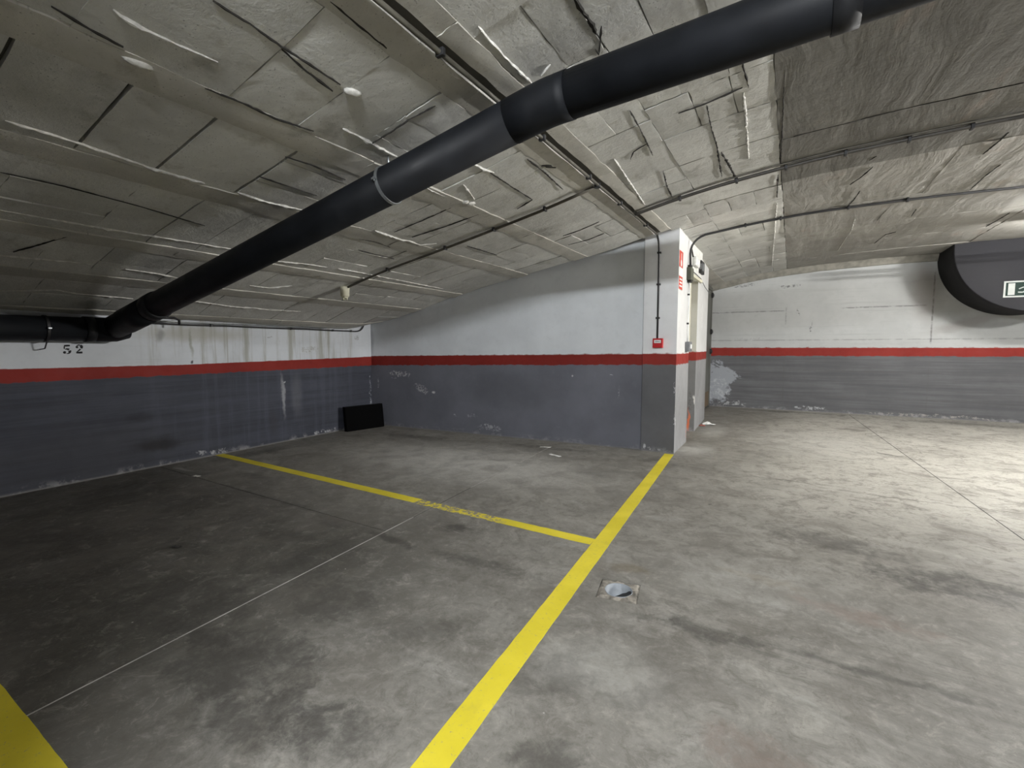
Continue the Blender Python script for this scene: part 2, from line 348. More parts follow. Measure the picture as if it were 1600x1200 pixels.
CRACKS = [[(-2.072,1.116),(-2.076,1.27),(-2.095,1.431),(-2.103,1.608),(-2.115,1.78)],
[(-2.108,1.44),(-2.151,1.606),(-2.179,1.782)],
[(-1.756,1.436),(-1.769,1.599),(-1.778,1.783)],
[(-2.417,2.269),(-2.244,2.27),(-2.078,2.266),(-1.893,2.289)],
[(-2.879,1.966),(-2.861,2.163),(-2.883,2.45)],
[(-3.202,1.984),(-3.207,2.202),(-3.211,2.448)],
[(-2.12,3.213),(-2.138,3.602),(-2.149,3.996)],
[(-2.149,3.996),(-2.347,4.05)],
[(-1.828,3.312),(-1.835,3.612),(-1.871,4.076)],
[(-3.414,3.479),(-3.063,3.494),(-2.719,3.486)],
[(-3.413,3.732),(-3.001,3.803),(-2.646,3.829)],
[(-2.402,5.242),(-2.204,5.258),(-1.949,5.226)],
[(-2.509,5.633),(-2.26,5.703),(-2.048,5.675)],
[(-1.032,3.335),(-1.043,3.633),(-1.082,4.163)],
[(-1.088,4.559),(-1.145,4.971),(-1.174,5.407)],
[(-0.111,3.585),(-0.124,4.049),(-0.142,4.629),(-0.162,5.268)],
[(-0.191,5.626),(-0.222,6.448)],
[(-0.588,3.687),(-0.608,4.077),(-0.615,4.422),(-0.67,5.234)],
[(-0.77,3.641),(-0.601,3.656),(-0.355,3.62)],
[(-0.06,4.726),(0.293,4.751),(0.674,4.735),(0.982,4.757),(1.315,4.767)],
[(1.497,6.306),(1.519,6.056),(1.529,5.796)],
[(0.571,5.827),(0.619,5.738)],
[(0.481,6.554),(0.563,6.34),(0.627,6.057)],
[(0.521,7.654),(0.58,7.264),(0.607,6.899)],
[(0.978,8.662),(1.003,8.092)],
[(1.373,8.724),(1.351,8.28)],
[(2.492,10.11),(2.508,9.695),(2.513,9.241)],
[(1.726,7.641),(1.722,7.11),(1.743,6.752)],
[(-0.913,2.445),(-0.998,2.638),(-1.0,2.583)],
[(-3.259,4.48),(-3.256,4.734),(-3.254,5.1)],
[(-3.734,3.311),(-3.712,3.542),(-3.754,3.763)],
[(-3.99,3.534),(-4.01,3.822),(-4.013,4.081)],
[(1.175,10.565),(1.239,9.846),(1.354,9.735)],
[(-5.266,1.229),(-5.073,1.329),(-4.808,1.445)],
[(-4.181,2.107),(-4.138,1.9),(-4.081,1.628),(-4.025,1.195),(-4.027,0.913)],
[(-2.502,0.743),(-2.531,0.867),(-2.548,0.985)],
[(-2.576,1.331),(-2.564,1.515),(-2.572,1.702),(-2.536,1.925)],
[(-1.07,3.913),(-1.186,3.958),(-1.245,4.068)],
[(-0.319,3.651),(-0.342,3.053)]]

# ---------------------------------------------------------------- ceiling profile (arched slab, falling to the left wall)
PX = [-6.9, -6.6, -6, -5, -4.4, -3.4, -2.77, -2.16, -1.6, -1.2, -.68, -.18, .25, .92, 1.5, 2.5, 4, 6, 9.5]
PZ = [1.72, 1.80, 2.0, 2.27, 2.41, 2.59, 2.71, 2.83, 2.97, 3.06, 3.15, 3.21, 3.25, 3.28, 3.30, 3.31, 3.32, 3.30, 3.28]
def Q0(x):
    if x <= PX[0]: return PZ[0]
    for i in range(len(PX) - 1):
        if x <= PX[i + 1]:
            f = (x - PX[i]) / (PX[i + 1] - PX[i]); return PZ[i] * (1 - f) + PZ[i + 1] * f
    return PZ[-1]
def Q(x, y=0.0):
    z = (Q0(x - .18) + Q0(x - .06) + Q0(x + .06) + Q0(x + .18)) / 4
    z += .13 * math.exp(-((x + 6.8) / .5) ** 2 - ((y - 6.35) / .45) ** 2)
    return z
def wl(y): return -6.53 - .05 * (y - 1.3)          # left wall plane
def wc(x): return 6.26 + (x + 6.6) * .0721         # middle wall plane
def wr(x): return 12.48 + .035 * (x + 1.75)        # far wall plane

# ---------------------------------------------------------------- setting: floor
HX, HY, HS = -.835, 2.655, .118                    # drain cut-out in the floor
HR = .18
hole = [(HX + HS * (math.cos(HR) * a - math.sin(HR) * b), HY + HS * (math.sin(HR) * a + math.cos(HR) * b)) for a, b in ((-1, -1), (1, -1), (1, 1), (-1, 1))]
def prism(name, poly, z0, z1, mat, parent, holed=False):
    """flat plate over a quad (counter-clockwise), optionally with the drain cut out of it"""
    n = 4; V = [(x, y, z1) for x, y in poly] + [(x, y, z0) for x, y in poly]; Fs = []
    for i in range(n): Fs.append((i, n + i, n + (i + 1) % n, (i + 1) % n))
    if holed:
        V += [(x, y, z1) for x, y in hole] + [(x, y, z0) for x, y in hole]
        for i in range(n):
            j = (i + 1) % n
            Fs.append((i, j, 8 + j, 8 + i)); Fs.append((n + j, n + i, 12 + i, 12 + j)); Fs.append((8 + i, 8 + j, 12 + j, 12 + i))
    else: Fs += [(0, 1, 2, 3), (7, 6, 5, 4)]
    return obj(name, mesh(name, V, Fs), mat, parent)
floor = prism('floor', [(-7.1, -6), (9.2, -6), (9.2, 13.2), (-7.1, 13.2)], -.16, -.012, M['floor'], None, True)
tag(floor, 'stained grey concrete garage floor with sawn joints', None, None, 'structure')
JA = lambda y: -2.50 - .080 * y
JB = lambda y: 1.86 - .060 * y
g = .005
for poly, hol in [([(-7.0, -5.9), (JA(-5.9) - g, -5.9), (JA(2.60) - g, 2.60), (-7.0, 2.655)], 0),
                  ([(-7.0, 2.665), (JA(2.61) - g, 2.61), (JA(13) - g, 13), (-7.0, 13)], 0),
                  ([(JA(-5.9) + g, -5.9), (JB(-5.9) - g, -5.9), (JB(13) - g, 13), (JA(13) + g, 13)], 1),
                  ([(JB(-5.9) + g, -5.9), (9.1, -5.9), (9.1, 5.70), (JB(5.73) + g, 5.73)], 0),
                  ([(JB(5.74) + g, 5.74), (9.1, 5.71), (9.1, 13), (JB(13) + g, 13)], 0)]:
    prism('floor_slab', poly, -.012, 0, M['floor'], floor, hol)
def joint(f, y0, y1, mat, w=.004, top=-.001):
    V = []; n = 60; Fs = []
    for i in range(n + 1):
        y = y0 + (y1 - y0) * i / n; x = f(y)
        V += [(x - w, y, top), (x + w, y, top), (x + w, y, -.0118), (x - w, y, -.0118)]
    for i in range(n):
        a = 4 * i
        for j in range(4): Fs.append((a + j, a + (j + 1) % 4, a + 4 + (j + 1) % 4, a + 4 + j))
    return obj('joint_filler', mesh('joint_filler', V, Fs), mat, floor)
tag(joint(JA, -5.8, 2.95, M['dust'], .0048, -.0005), 'pale dust-filled joint')
tag(joint(JA, 3.9, 6.2, M['dust'], .0048, -.0002), 'pale dust-filled joint')
tag(joint(JA, 2.96, 3.89, M['joint_dark']), 'dark joint')
tag(joint(JB, -5.8, 12.4, M['joint_dark'], .0048, -.0008), 'dark joint')

# yellow bay lines, a film of paint standing 1.5 mm on the slabs
def ribbon(name, pts, width_, mat, label, wob=.0012):
    V = []; Fs = []; P = [Vector((*q, 0)) for q in pts]; n = 0
    L = (P[1] - P[0]); k = max(2, int(L.length / .06)); d = L.normalized(); s = Vector((-d.y, d.x, 0))
    for i in range(k + 1):
        c = P[0] + L * (i / k); a = width_ / 2
        l = c + s * (a + R.uniform(-wob, wob)); r = c - s * (a + R.uniform(-wob, wob))
        V += [(l.x, l.y, .0015), (r.x, r.y, .0015), (r.x, r.y, -.001), (l.x, l.y, -.001)]
    for i in range(k):
        q = 4 * i
        for j in range(4): Fs.append((q + j, q + 4 + j, q + 4 + (j + 1) % 4, q + (j + 1) % 4))
    Fs += [(0, 1, 2, 3), (4 * k + 3, 4 * k + 2, 4 * k + 1, 4 * k)]
    bm = bmesh.new(); me0 = mesh(name, V, Fs); bm.from_mesh(me0); bpy.data.meshes.remove(me0)
    return tag(obj(name, from_bm(name, bm), mat, floor), label)
ym = paint_mat('yellow_line_paint', (-3.02, -1.9, 3.10, 3.50))
ribbon('bay_line', [(-1.385, 6.53), (-.955, .2)], .122, ym, 'long yellow line from the pier towards the viewer')
ribbon('bay_line', [(-6.70, 3.388), (-2.98, 3.292)], .115, ym, 'yellow line from the left wall', .002)
ribbon('bay_line', [(-2.965, 3.283), (-1.225, 3.246)], .112, ym, 'scuffed yellow line meeting the long line', .004)
ribbon('bay_line', [(-6.5, .478), (-.9, .440)], .150, ym, 'yellow line nearest the viewer')

# ---------------------------------------------------------------- setting: walls
def band_wall(name, pts, tops, sb, st, mat, thick, parent=None, label=None, base=(0, 0)):
    """upright wall along pts (plan), with its own red band heights at each point; thick: vector to its back"""
    V = []; bands = []; Fs = []; n = len(pts)
    for i, (x, y) in enumerate(pts):
        tz = tops[i]
        for z, b in ((-.012, 0), (sb[i], 1), (st[i], 2), (tz, 3)): V.append((x, y, z)); bands.append(b)
        for z, b in ((-.012, 0), (tz, 3)): V.append((x + thick[0], y + thick[1], z)); bands.append(b)
    for i in range(n - 1):
        a, b = 6 * i, 6 * i + 6
        for j in range(3): Fs.append((a + j, b + j, b + j + 1, a + j + 1))
        Fs += [(a + 3, b + 3, b + 5, a + 5), (a + 5, b + 5, b + 4, a + 4), (a + 4, b + 4, b, a)]
    for a, fl in ((0, 0), (6 * (n - 1), 1)):
        f = (a, a + 1, a + 2, a + 3, a + 5, a + 4); Fs.append(f if fl == 0 else f[::-1])
    me = mesh(name, V, Fs); at = me.attributes.new('band', 'FLOAT', 'POINT')
    for i, b in enumerate(bands): at.data[i].value = b
    bm = bmesh.new(); bm.from_mesh(me); bmesh.ops.recalc_face_normals(bm, faces=bm.faces[:]); bm.to_mesh(me); bm.free()
    o = obj(name, me, mat, parent)
    if not parent: tag(o, label, None, None, 'structure')
    elif label: tag(o, label)
    return o
PW = (.44, .45, .47); PD = (.52, .52, .53); SOOT = (.012, .012, .014)
m_left = wall_mat('left_wall_paint', 'y', [
    (2.66, .27, .34, .13, 0, .92, SOOT, 0), (2.64, .26, .22, .07, 0, .9, SOOT, 0), (2.5, .62, .22, .08, 0, .35, SOOT, 0), (4.38, .72, .045, .42, .02, .55, PW, 0), (4.40, .93, .07, .07, 0, .9, PW, 14),
    (4.62, .70, .14, .5, 0, .10, PW, 0), (2.0, .25, 1.5, .5, 0, .45, (.05, .05, .055), 0), (4.2, .33, .10, .3, 0, .5, (.05, .05, .06), 0),
    (4.9, 1.42, .45, .12, 0, .85, (.36, .36, .34), 12), (4.2, 1.60, .12, .03, 0, .8, (.2, .2, .19), 20), (3.2, 1.62, .9, .14, 0, .55, (.36, .345, .28), 0), (2.75, 1.60, .07, .12, 0, .6, (.2, .2, .19), 0),
    (3.1, 1.5, .03, .25, 0, .6, (.24, .25, .19), 0), (6.13, 1.5, .08, .4, 0, .9, (.62, .64, .67), 12), (6.2, .6, .05, .8, 0, .8, (.40, .42, .46), 9), (5.9, 1.62, .12, .12, 0, .8, (.2, .2, .2), 16),
    (3.1, 1.26, .03, .03, 0, .9, SOOT, 0), (3.3, .06, .5, .08, 0, .8, PW, 9), (5.2, .05, .9, .06, 0, .9, PW, 6)],
    (.61, .64, .675), (.064, .069, .089), True, (2.4, 5.6))
band_wall('wall_left', [(wl(y), y) for y in (-6, -2, 1.3, 3, 5, 6.3)], [1.85, 1.85, 1.85, 1.85, 1.88, 2.05], [1.10, 1.105, 1.112, 1.115, 1.12, 1.126], [1.235, 1.238, 1.240, 1.232, 1.26, 1.28], m_left, (-.15, 0), None,
          'painted left wall, white over a red band over grey')
m_mid = wall_mat('middle_wall_paint', 'x', [
    (-6.12, .98, .62, .14, -.1, .9, PD, 13), (-6.25, .90, .14, .05, 0, .95, PD, 10), (-5.62, .72, .42, .16, -.45, .9, PD, 15), (-5.36, .66, .04, .035, 0, 1, (.62, .62, .62), 0),
    (-6.62, .80, .06, .2, 0, .9, PD, 13), (-2.82, 1.03, .022, .03, 0, 1, PD, 0), (-2.22, 1.05, .04, .012, 0, .8, PD, 0), (-2.12, .80, .035, .22, 0, .8, (.30, .31, .33), 20), (-4.94, .30, .06, .05, 0, .9, PW, 16),
    (-4.25, .13, .55, .13, 0, .8, PW, 11), (-4.6, .3, .25, .10, 0, .45, PW, 14), (-3.8, .75, 1.3, .4, 0, .35, (.085, .088, .095), 0), (-6.78, 1.6, .10, .4, 0, .5, (.3, .3, .33), 0)],
    (.74, .77, .80), (.158, .163, .190))
mid_xs = (-6.85, -6, -5, -4, -3, -2.3, -1.801)
sbm = lambda x: 1.126 + (x + 6.8) * .0182; stm = lambda x: 1.290 + (x + 6.8) * .0136
band_wall('wall_middle', [(x, wc(x)) for x in mid_xs], [Q(x, 6.4) + .10 for x in mid_xs], [sbm(x) for x in mid_xs], [stm(x) for x in mid_xs], m_mid, (0, .15), None,
          'long painted wall, white over a red band over grey, with scraped marks')
# pier at the wall end, doorway lintel and second pier
m_pier = wall_mat('pier_front_paint', 'x', [(-1.60, .035, .25, .06, 0, .9, (.45, .45, .45), 9), (-1.345, .45, .02, .25, 0, .9, PD, 14), (-1.345, .9, .015, .2, 0, .9, PD, 20), (-1.74, .06, .06, .10, 0, .9, PD, 12)],
                  (.78, .79, .80), (.118, .119, .126))
m_side = wall_mat('pier_side_paint', 'y', [(6.62, .5, .05, .4, 0, .9, (.7, .7, .69), 14), (8.52, .55, .03, .35, 0, .9, (.75, .74, .7), 14), (7.47, .12, .05, .25, 0, .9, (.62, .16, .07), 10), (9.2, 2.0, .5, .6, 0, .4, (.8, .8, .78), 9)],
                  (.64, .642, .63), (.25, .252, .255))
pz = 3.12
band_wall('wall_pier', [(-1.785, 6.66), (-1.785, 6.565), (-1.338, 6.585), (-1.345, 7.52), (-1.9, 7.52)], [pz - .1, pz - .1, pz - .02, pz, pz - .1], [1.224] * 5, [1.36] * 5, m_pier, (-.0, .0), None, 'square pier ending the wall') if False else None
def quad_prism_wall(name, poly, top, sb, st, mats, label):
    """solid block on a counter-clockwise plan polygon with red band; mats: one per side"""
    n = len(poly); V = []; B = []; Fs = []; mi = []
    for i, (x, y) in enumerate(poly):
        for z, b in ((-.012, 0), (sb, 1), (st, 2), (top[i], 3)): V.append((x, y, z)); B.append(b)
    for i in range(n):
        a, b = 4 * i, 4 * ((i + 1) % n)
        for j in range(3): Fs.append((a + j, b + j, b + j + 1, a + j + 1)); mi.append(i)
    Fs.append([4 * i + 3 for i in range(n)]); mi.append(0); Fs.append([4 * i for i in range(n)][::-1]); mi.append(0)
    me = mesh(name, V, Fs); at = me.attributes.new('band', 'FLOAT', 'POINT')
    for i, b in enumerate(B): at.data[i].value = b
    for m in mats: me.materials.append(m)
    for p, i in zip(me.polygons, mi): p.material_index = i
    return tag(obj(name, me), label, None, None, 'structure')
quad_prism_wall('wall_pier', [(-1.785, 6.565), (-1.338, 6.595), (-1.348, 7.52), (-1.80, 7.52)], [Q(-1.78) + .06, Q(-1.34) + .05, Q(-1.35) + .05, Q(-1.8) + .06], 1.224, 1.362, [m_pier, m_side, m_pier, m_side],
                'square pier at the end of the long wall, pale on its lane side')
m_jamb = wall_mat('jamb_paint', 'x', [(-1.47, .5, .10, .5, 0, .5, (.05, .05, .05), 6), (-1.50, .15, .03, .3, 0, .95, (.62, .16, .07), 0), (-1.41, .55, .03, .10, 0, .95, (.7, .69, .66), 0)], (.50, .49, .43), (.15, .15, .15))
quad_prism_wall('wall_jamb', [(-1.66, 8.50), (-1.405, 8.52), (-1.475, 10.10), (-1.75, 10.10)], [Q(-1.6) + .03, Q(-1.4) + .03, Q(-1.4) + .03, Q(-1.7) + .03], 1.235, 1.37, [m_jamb, m_side, m_jamb, m_side],
                'short wall between doorway and steel door')
bm = bmesh.new(); bm_box(bm, -1.82, -1.352, 7.50, 8.53, 2.56, 3.10)
lint = tag(obj('wall_lintel', from_bm('wall_lintel', bm), plain('lintel_paint', (.66, .66, .62), .7)), 'pale lintel over the doorway', None, None, 'structure')
# door in the recess
d1 = tag(box('door_1', -1.80, -1.76, 7.53, 8.50, 0, 2.55, M['door'], None, .004), 'cream door set back in the doorway', None, None, 'structure')
for y in (7.535, 8.46): box('door_frame', -1.76, -1.70, y, y + .05, 0, 2.555, M['door'], d1)
box('door_frame', -1.76, -1.70, 7.585, 8.46, 2.50, 2.555, M['door'], d1)
box('door_trim', -1.375, -1.340, 7.515, 7.545, 1.40, 2.57, M['cream'], d1, .004); box('door_trim', -1.380, -1.338, 7.545, 8.53, 2.53, 2.575, M['cream'], d1, .004)
# core wall behind the steel door
bm = bmesh.new(); bm_box(bm, -2.0, -1.80, 10.1, 12.6, -.012, 3.1)
tag(obj('wall_recess', from_bm('wall_recess', bm), plain('recess_paint', (.4, .4, .39), .8)), 'wall behind the steel door', None, None, 'structure')
bm = bmesh.new(); bm_box(bm, -2.05, -1.9, 6.75, 10.2, -.012, 3.0)
tag(obj('wall_shaft', from_bm('wall_shaft', bm), plain('shaft_paint', (.4, .4, .39), .8)), 'wall behind the doorway', None, None, 'structure')
d2 = tag(box('door_2', -1.775, -1.715, 10.5, 12.30, .03, 2.80, M['steel'], None, .005), 'dark grey steel door in the corner of the far wall', None, None, 'structure')
for y, y2, z0, z1 in ((10.42, 10.5, 0, 2.88), (12.31, 12.39, 0, 2.88), (10.5, 12.31, 2.805, 2.88)): box('door_frame', -1.79, -1.70, y, y2, z0, z1, M['steel'], d2)
for z in (2.70, 1.83, 1.36):
    bm = bmesh.new(); bm_tube(bm, [(-1.70, 12.29, z - .06), (-1.70, 12.29, z + .06)], .03, 10); bm_box(bm, -1.72, -1.66, 12.24, 12.34, z - .035, z + .035, .008)
    obj('hinge', from_bm('hinge', bm), M['devdark'], d2)
box('kick_plate', -1.716, -1.708, 10.55, 12.25, .05, .40, plain('rusty_kick_plate', (.13, .095, .06), .7), d2)

# far wall, cast concrete with formwork seams
m_far = wall_mat('far_wall_paint', 'x', [
    (-1.62, .60, .85, .95, 0, .92, (.33, .35, .38), -2.2), (-1.55, .45, .7, .8, 0, .9, (.46, .48, .51), 3), (-1.2, .1, .7, .12, 0, .85, (.5, .51, .52), 6), (.35, .09, .75, .10, 0, .85, (.5, .51, .53), 5), (2.4, .05, 2.6, .07, 0, .75, (.34, .32, .30), 7),
    (-.1, 2.85, .55, .07, 0, .9, (.12, .12, .12), 12), (-1.0, 2.92, .6, .08, .1, .85, (.14, .14, .14), 12), (.1, 2.25, .05, .25, .25, .9, (.12, .12, .12), 16), (.35, 1.9, .05, .30, -.2, .85, (.12, .12, .12), 16), (-1.5, 1.08, .1, .03, 0, .8, (.08, .08, .08), 16),
    (-.9, 1.65, .8, .05, 0, .6, (.3, .3, .31), 14), (2.3, 2.6, .35, .9, .1, .45, (.22, .19, .17), 0), (3.0, 1.95, .9, .16, .3, .4, (.22, .19, .17), 0)],
    (.46, .47, .465), (.128, .130, .137), True, None,
    [('h', 2.29, -1.8, -.15, .6), ('h', 2.31, .85, 2.35, .6), ('h', 1.62, -1.8, 6, .35), ('v', -.15, .05, 1.22, .6), ('v', -.15, 1.95, 2.4, .35), ('v', 2.42, 1.5, 3.0, .7), ('v', 2.42, 0, 1.22, .35), ('h', .93, -.2, 6, .5), ('h', .36, -1, 6, .6)])
fx = (-2.3, -1.2, 0, 1.5, 3, 5, 9.2)
band_wall('wall_far', [(x, wr(x)) for x in fx], [Q(x) + .05 for x in fx], [1.258, 1.262, 1.268, 1.275, 1.283, 1.29, 1.30], [1.443] * 7, m_far, (0, .2), None, 'far painted concrete wall, white over a dark red band over grey')
# unseen wall added behind the viewer, keeping lamp light off the left side
bm = bmesh.new(); bm_box(bm, -7.0, -.59, -.54, -.34, -.012, 3.16)
tag(obj('wall_light_block', from_bm('wall_light_block', bm), plain('light_block_paint', (.16, .16, .17), .8)), 'grey wall added behind the viewer to block light', None, None, 'structure')
# plaster strip along the head of the far wall
V = []; Fs = []
for i in range(24):
    x = -1.79 + i * .25; y = wr(x) - .012; zc = Q(x); k = .13 + R.uniform(-.006, .006)
    V += [(x, y, zc - k), (x, y - .03, zc - k + .005), (x, y - .13, zc + .02), (x, y, zc + .02)]
for i in range(23):
    a = 4 * i
    for j in range(4): Fs.append((a + j, a + 4 + j, a + 4 + (j + 1) % 4, a + (j + 1) % 4))
bm = bmesh.new(); me0 = mesh('t', V, Fs); bm.from_mesh(me0)
tag(obj('trim_1', from_bm('trim_1', bm), plain('strip_render', (.23, .22, .19), .9, 0, .2, 8, .3)), 'plaster strip along the top of the far wall', None, None, 'structure')
# ---------------------------------------------------------------- setting: ceiling
nx, ny = 84, 56; V = []; Fs = []
for i in range(nx + 1):
    for j in range(ny + 1):
        x = -7.0 + 16.2 * i / nx; y = -6 + 19 * j / ny; V.append((x, y, Q(x, y) + .028))
for i in range(nx):
    for j in range(ny):
        a = i * (ny + 1) + j; Fs.append((a, a + 1, a + ny + 2, a + ny + 1))
ceiling = tag(obj('ceiling', mesh('ceiling', V, Fs, True), M['slab']), 'low arched ceiling of rough plastered vault blocks', None, None, 'structure')

def block(name, x0, x1, y0, y1, mat, off=0.0, jit=.004, nu=6, nv=6, amp=.002, tilt=.004, insets=None, follow=None):
    """one vault block: rough underside following the arch, ragged edges, sides going up into the slab"""
    i0, i1, i2, i3 = insets or [R.choice((.0008, .0015, .002, .006)) for _ in range(4)]
    a0, a1, b0, b1 = x0 + i0, x1 - i1, y0 + i2, y1 - i3
    ta, tb = R.uniform(-tilt, tilt), R.uniform(-tilt, tilt); V = []; Fs = []
    for i in range(nu + 1):
        for j in range(nv + 1):
            u, v = i / nu, j / nv; x = a0 + (a1 - a0) * u; y = b0 + (b1 - b0) * v
            if i in (0, nu): x += R.uniform(-jit, jit)
            if j in (0, nv): y += R.uniform(-jit, jit)
            z = Q(x, y) - off + ta * (u - .5) + tb * (v - .5) + R.uniform(-amp, amp)
            if i in (0, nu) or j in (0, nv): z += R.uniform(.0, .004)
            V.append((x, y, z))
    nb = nv + 1
    for i in range(nu):
        for j in range(nv): Fs.append((i * nb + j, i * nb + j + 1, (i + 1) * nb + j + 1, (i + 1) * nb + j))
    top = len(Fs)
    ring = [i * nb for i in range(nu)] + [nu * nb + j for j in range(nv)] + [i * nb + nv for i in range(nu, 0, -1)] + [j for j in range(nv, 0, -1)]
    s = len(V)
    for r in ring: V.append(V[r])
    for r in ring: V.append((V[r][0], V[r][1], Q(V[r][0], V[r][1]) + .032))
    m = len(ring)
    for k in range(m): Fs.append((s + k, s + (k + 1) % m, s + m + (k + 1) % m, s + m + k))
    me = mesh(name, V, Fs)
    for p in me.polygons[:top]: p.use_smooth = True
    return obj(name, me, mat, ceiling)

def y_end(x): return wc(x) - .02 if x < -3.2 else (wc(x) - .085 if x < -1.36 else 12.42)
def fill(x0, x1, ys, long_share=.5):
    """rows of blocks between two joists; some bays hold blocks laid lengthwise"""
    for a, b in zip(ys[:-1], ys[1:]):
        if b - a > .47 and R.random() < long_share:
            k = 3 if x1 - x0 > .75 else 2
            c = [x0 + (x1 - x0) * i / k + (R.uniform(-.03, .03) if 0 < i < k else 0) for i in range(k + 1)]
            for p, q in zip(c[:-1], c[1:]): block('vault_block', p, q, a, b, M['ceil'], R.uniform(-.003, .003))
        else: block('vault_block', x0, x1, a, b, M['ceil'], R.uniform(-.003, .003))
def cuts(y0, y1, first=()):
    ys = list(first) or [y0]
    while ys[-1] < y1 - .30: ys.append(ys[-1] + R.choice((.38, .39, .40, .56, .62)))
    ys[-1] = y1; return ys
OPEN = [.0065] * 4
rows = [(-6.90, -6.60, ()), (-6.45, -5.76, ()), (-5.57, -4.92, ()), (-4.73, -3.74, ()), (-2.57, -1.80, ())]
for x0, x1, f in rows: fill(x0, x1, cuts(.2, y_end((x0 + x1) / 2)), .55)
# the row with the two wide black gaps near the viewer
for a, b in ((.2, .70), (.70, 1.10), (1.10, 1.488), (1.488, 1.99)): block('vault_block', -3.53, -2.77, a, b, M['ceil'], .001, .003, insets=(.001, .001, .0085, .0085))
for p, q in ((-3.53, -3.28), (-3.28, -2.94), (-2.94, -2.77)): block('vault_block', p, q, 2.0, 2.52, M['ceil'], 0, .003, insets=(.005, .005, .001, .001))
fill(-3.53, -2.77, cuts(2.52, y_end(-3.15)), .6)
# rows right of the cable beam
fill(-1.44, -.955, cuts(.2, 12.4, (.2, .9, 1.55, 2.05, 2.62)), .35)
fill(-.955, -.165, cuts(.6, 12.4, (.2, 1.2, 2.1, 2.8)), .6)
def run(x0, x1, y0, y1, mat, off):
    ys = [y0]
    while ys[-1] < y1 - 2.6: ys.append(ys[-1] + R.uniform(1.7, 2.4))
    ys.append(y1)
    for a, b in zip(ys[:-1], ys[1:]): block('joist', x0, x1, a, b, mat, off, .006, 4, 16, .0025, .003, (0, 0, 0, 0))
for x0, x1, off in ((-6.60, -6.45, .008), (-5.76, -5.57, .006), (-4.92, -4.73, .010), (-3.74, -3.53, .006), (-2.77, -2.57, .008)): run(x0, x1, .2, y_end(x0), M['joist'], off)
run(-1.80, -1.64, .2, 6.50, M['joist'], .005); run(-1.56, -1.44, .2, 6.50, M['joist'], .006); run(-1.82, -1.44, 10.0, 12.42, M['joist'], .006); run(-1.50, -1.42, 6.7, 10.0, M['joist'], .004)
# trowelled panels over the drive lane
for x0, x1 in ((-.163, 1.27), (1.27, 2.62), (2.62, 4.0), (4.0, 5.6)):
    for y0, y1 in ((.2, 2.6), (2.6, 4.74), (4.745, 5.95), (5.95, 7.5), (7.5, 8.9), (8.9, 10.2), (10.2, 11.4), (11.4, 12.42)):
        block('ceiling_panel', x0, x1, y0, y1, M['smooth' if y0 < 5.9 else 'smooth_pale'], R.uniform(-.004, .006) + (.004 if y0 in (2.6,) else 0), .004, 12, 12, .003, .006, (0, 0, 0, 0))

def bead(name, pts, mat, w, h, seed, drop):
    """ragged plaster seam or open joint following the arch"""
    r = random.Random(seed); P = []
    for (x0, y0), (x1, y1) in zip(pts[:-1], pts[1:]):
        k = max(2, int(math.hypot(x1 - x0, y1 - y0) / .025))
        P += [(x0 + (x1 - x0) * i / k, y0 + (y1 - y0) * i / k) for i in range(k)]
    P.append(pts[-1]); V = []; Fs = []; n = len(P); st_ = 1.0
    for i, (x, y) in enumerate(P):
        a, b = P[max(i - 1, 0)], P[min(i + 1, n - 1)]; dx, dy = b[0] - a[0], b[1] - a[1]; L = math.hypot(dx, dy) or 1; nx_, ny_ = -dy / L, dx / L
        e = min(1, .25 + min(i, n - 1 - i) * .35); st_ = .55 * st_ + .45 * r.choice((.15, .5, 1.0, 1.7)) if i else 1.0; ww = w * e * st_ * r.uniform(.6, 1.3); hh = h * st_ * r.uniform(.6, 1.3) * e; j = r.uniform(-.35, .35) * w
        cx, cy = x + nx_ * j, y + ny_ * j; zc = Q(x, y)
        V += [(cx + nx_ * ww, cy + ny_ * ww, zc - drop + .006), (cx + nx_ * ww * .5, cy + ny_ * ww * .5, zc - drop - hh), (cx - nx_ * ww * .5, cy - ny_ * ww * .5, zc - drop - hh * r.uniform(.6, 1)), (cx - nx_ * ww, cy - ny_ * ww, zc - drop + .006)]
    for i in range(n - 1):
        a = 4 * i
        for j in range(3): Fs.append((a + j, a + 4 + j, a + 5 + j, a + 1 + j))
    Fs += [(0, 1, 2, 3), (4 * n - 1, 4 * n - 2, 4 * n - 3, 4 * n - 4)]
    bm = bmesh.new(); me0 = mesh(name, V, Fs); bm.from_mesh(me0); bpy.data.meshes.remove(me0)
    return obj(name, from_bm(name, bm), mat, ceiling)
for i, p in enumerate(RIDGES): bead('plaster_ridge', p, M['plaster'], .0075, .009, 100 + i, .004)
for i, p in enumerate(CRACKS): bead('open_joint', p, M['crack'], .0062, .0015, 300 + i, .0075)
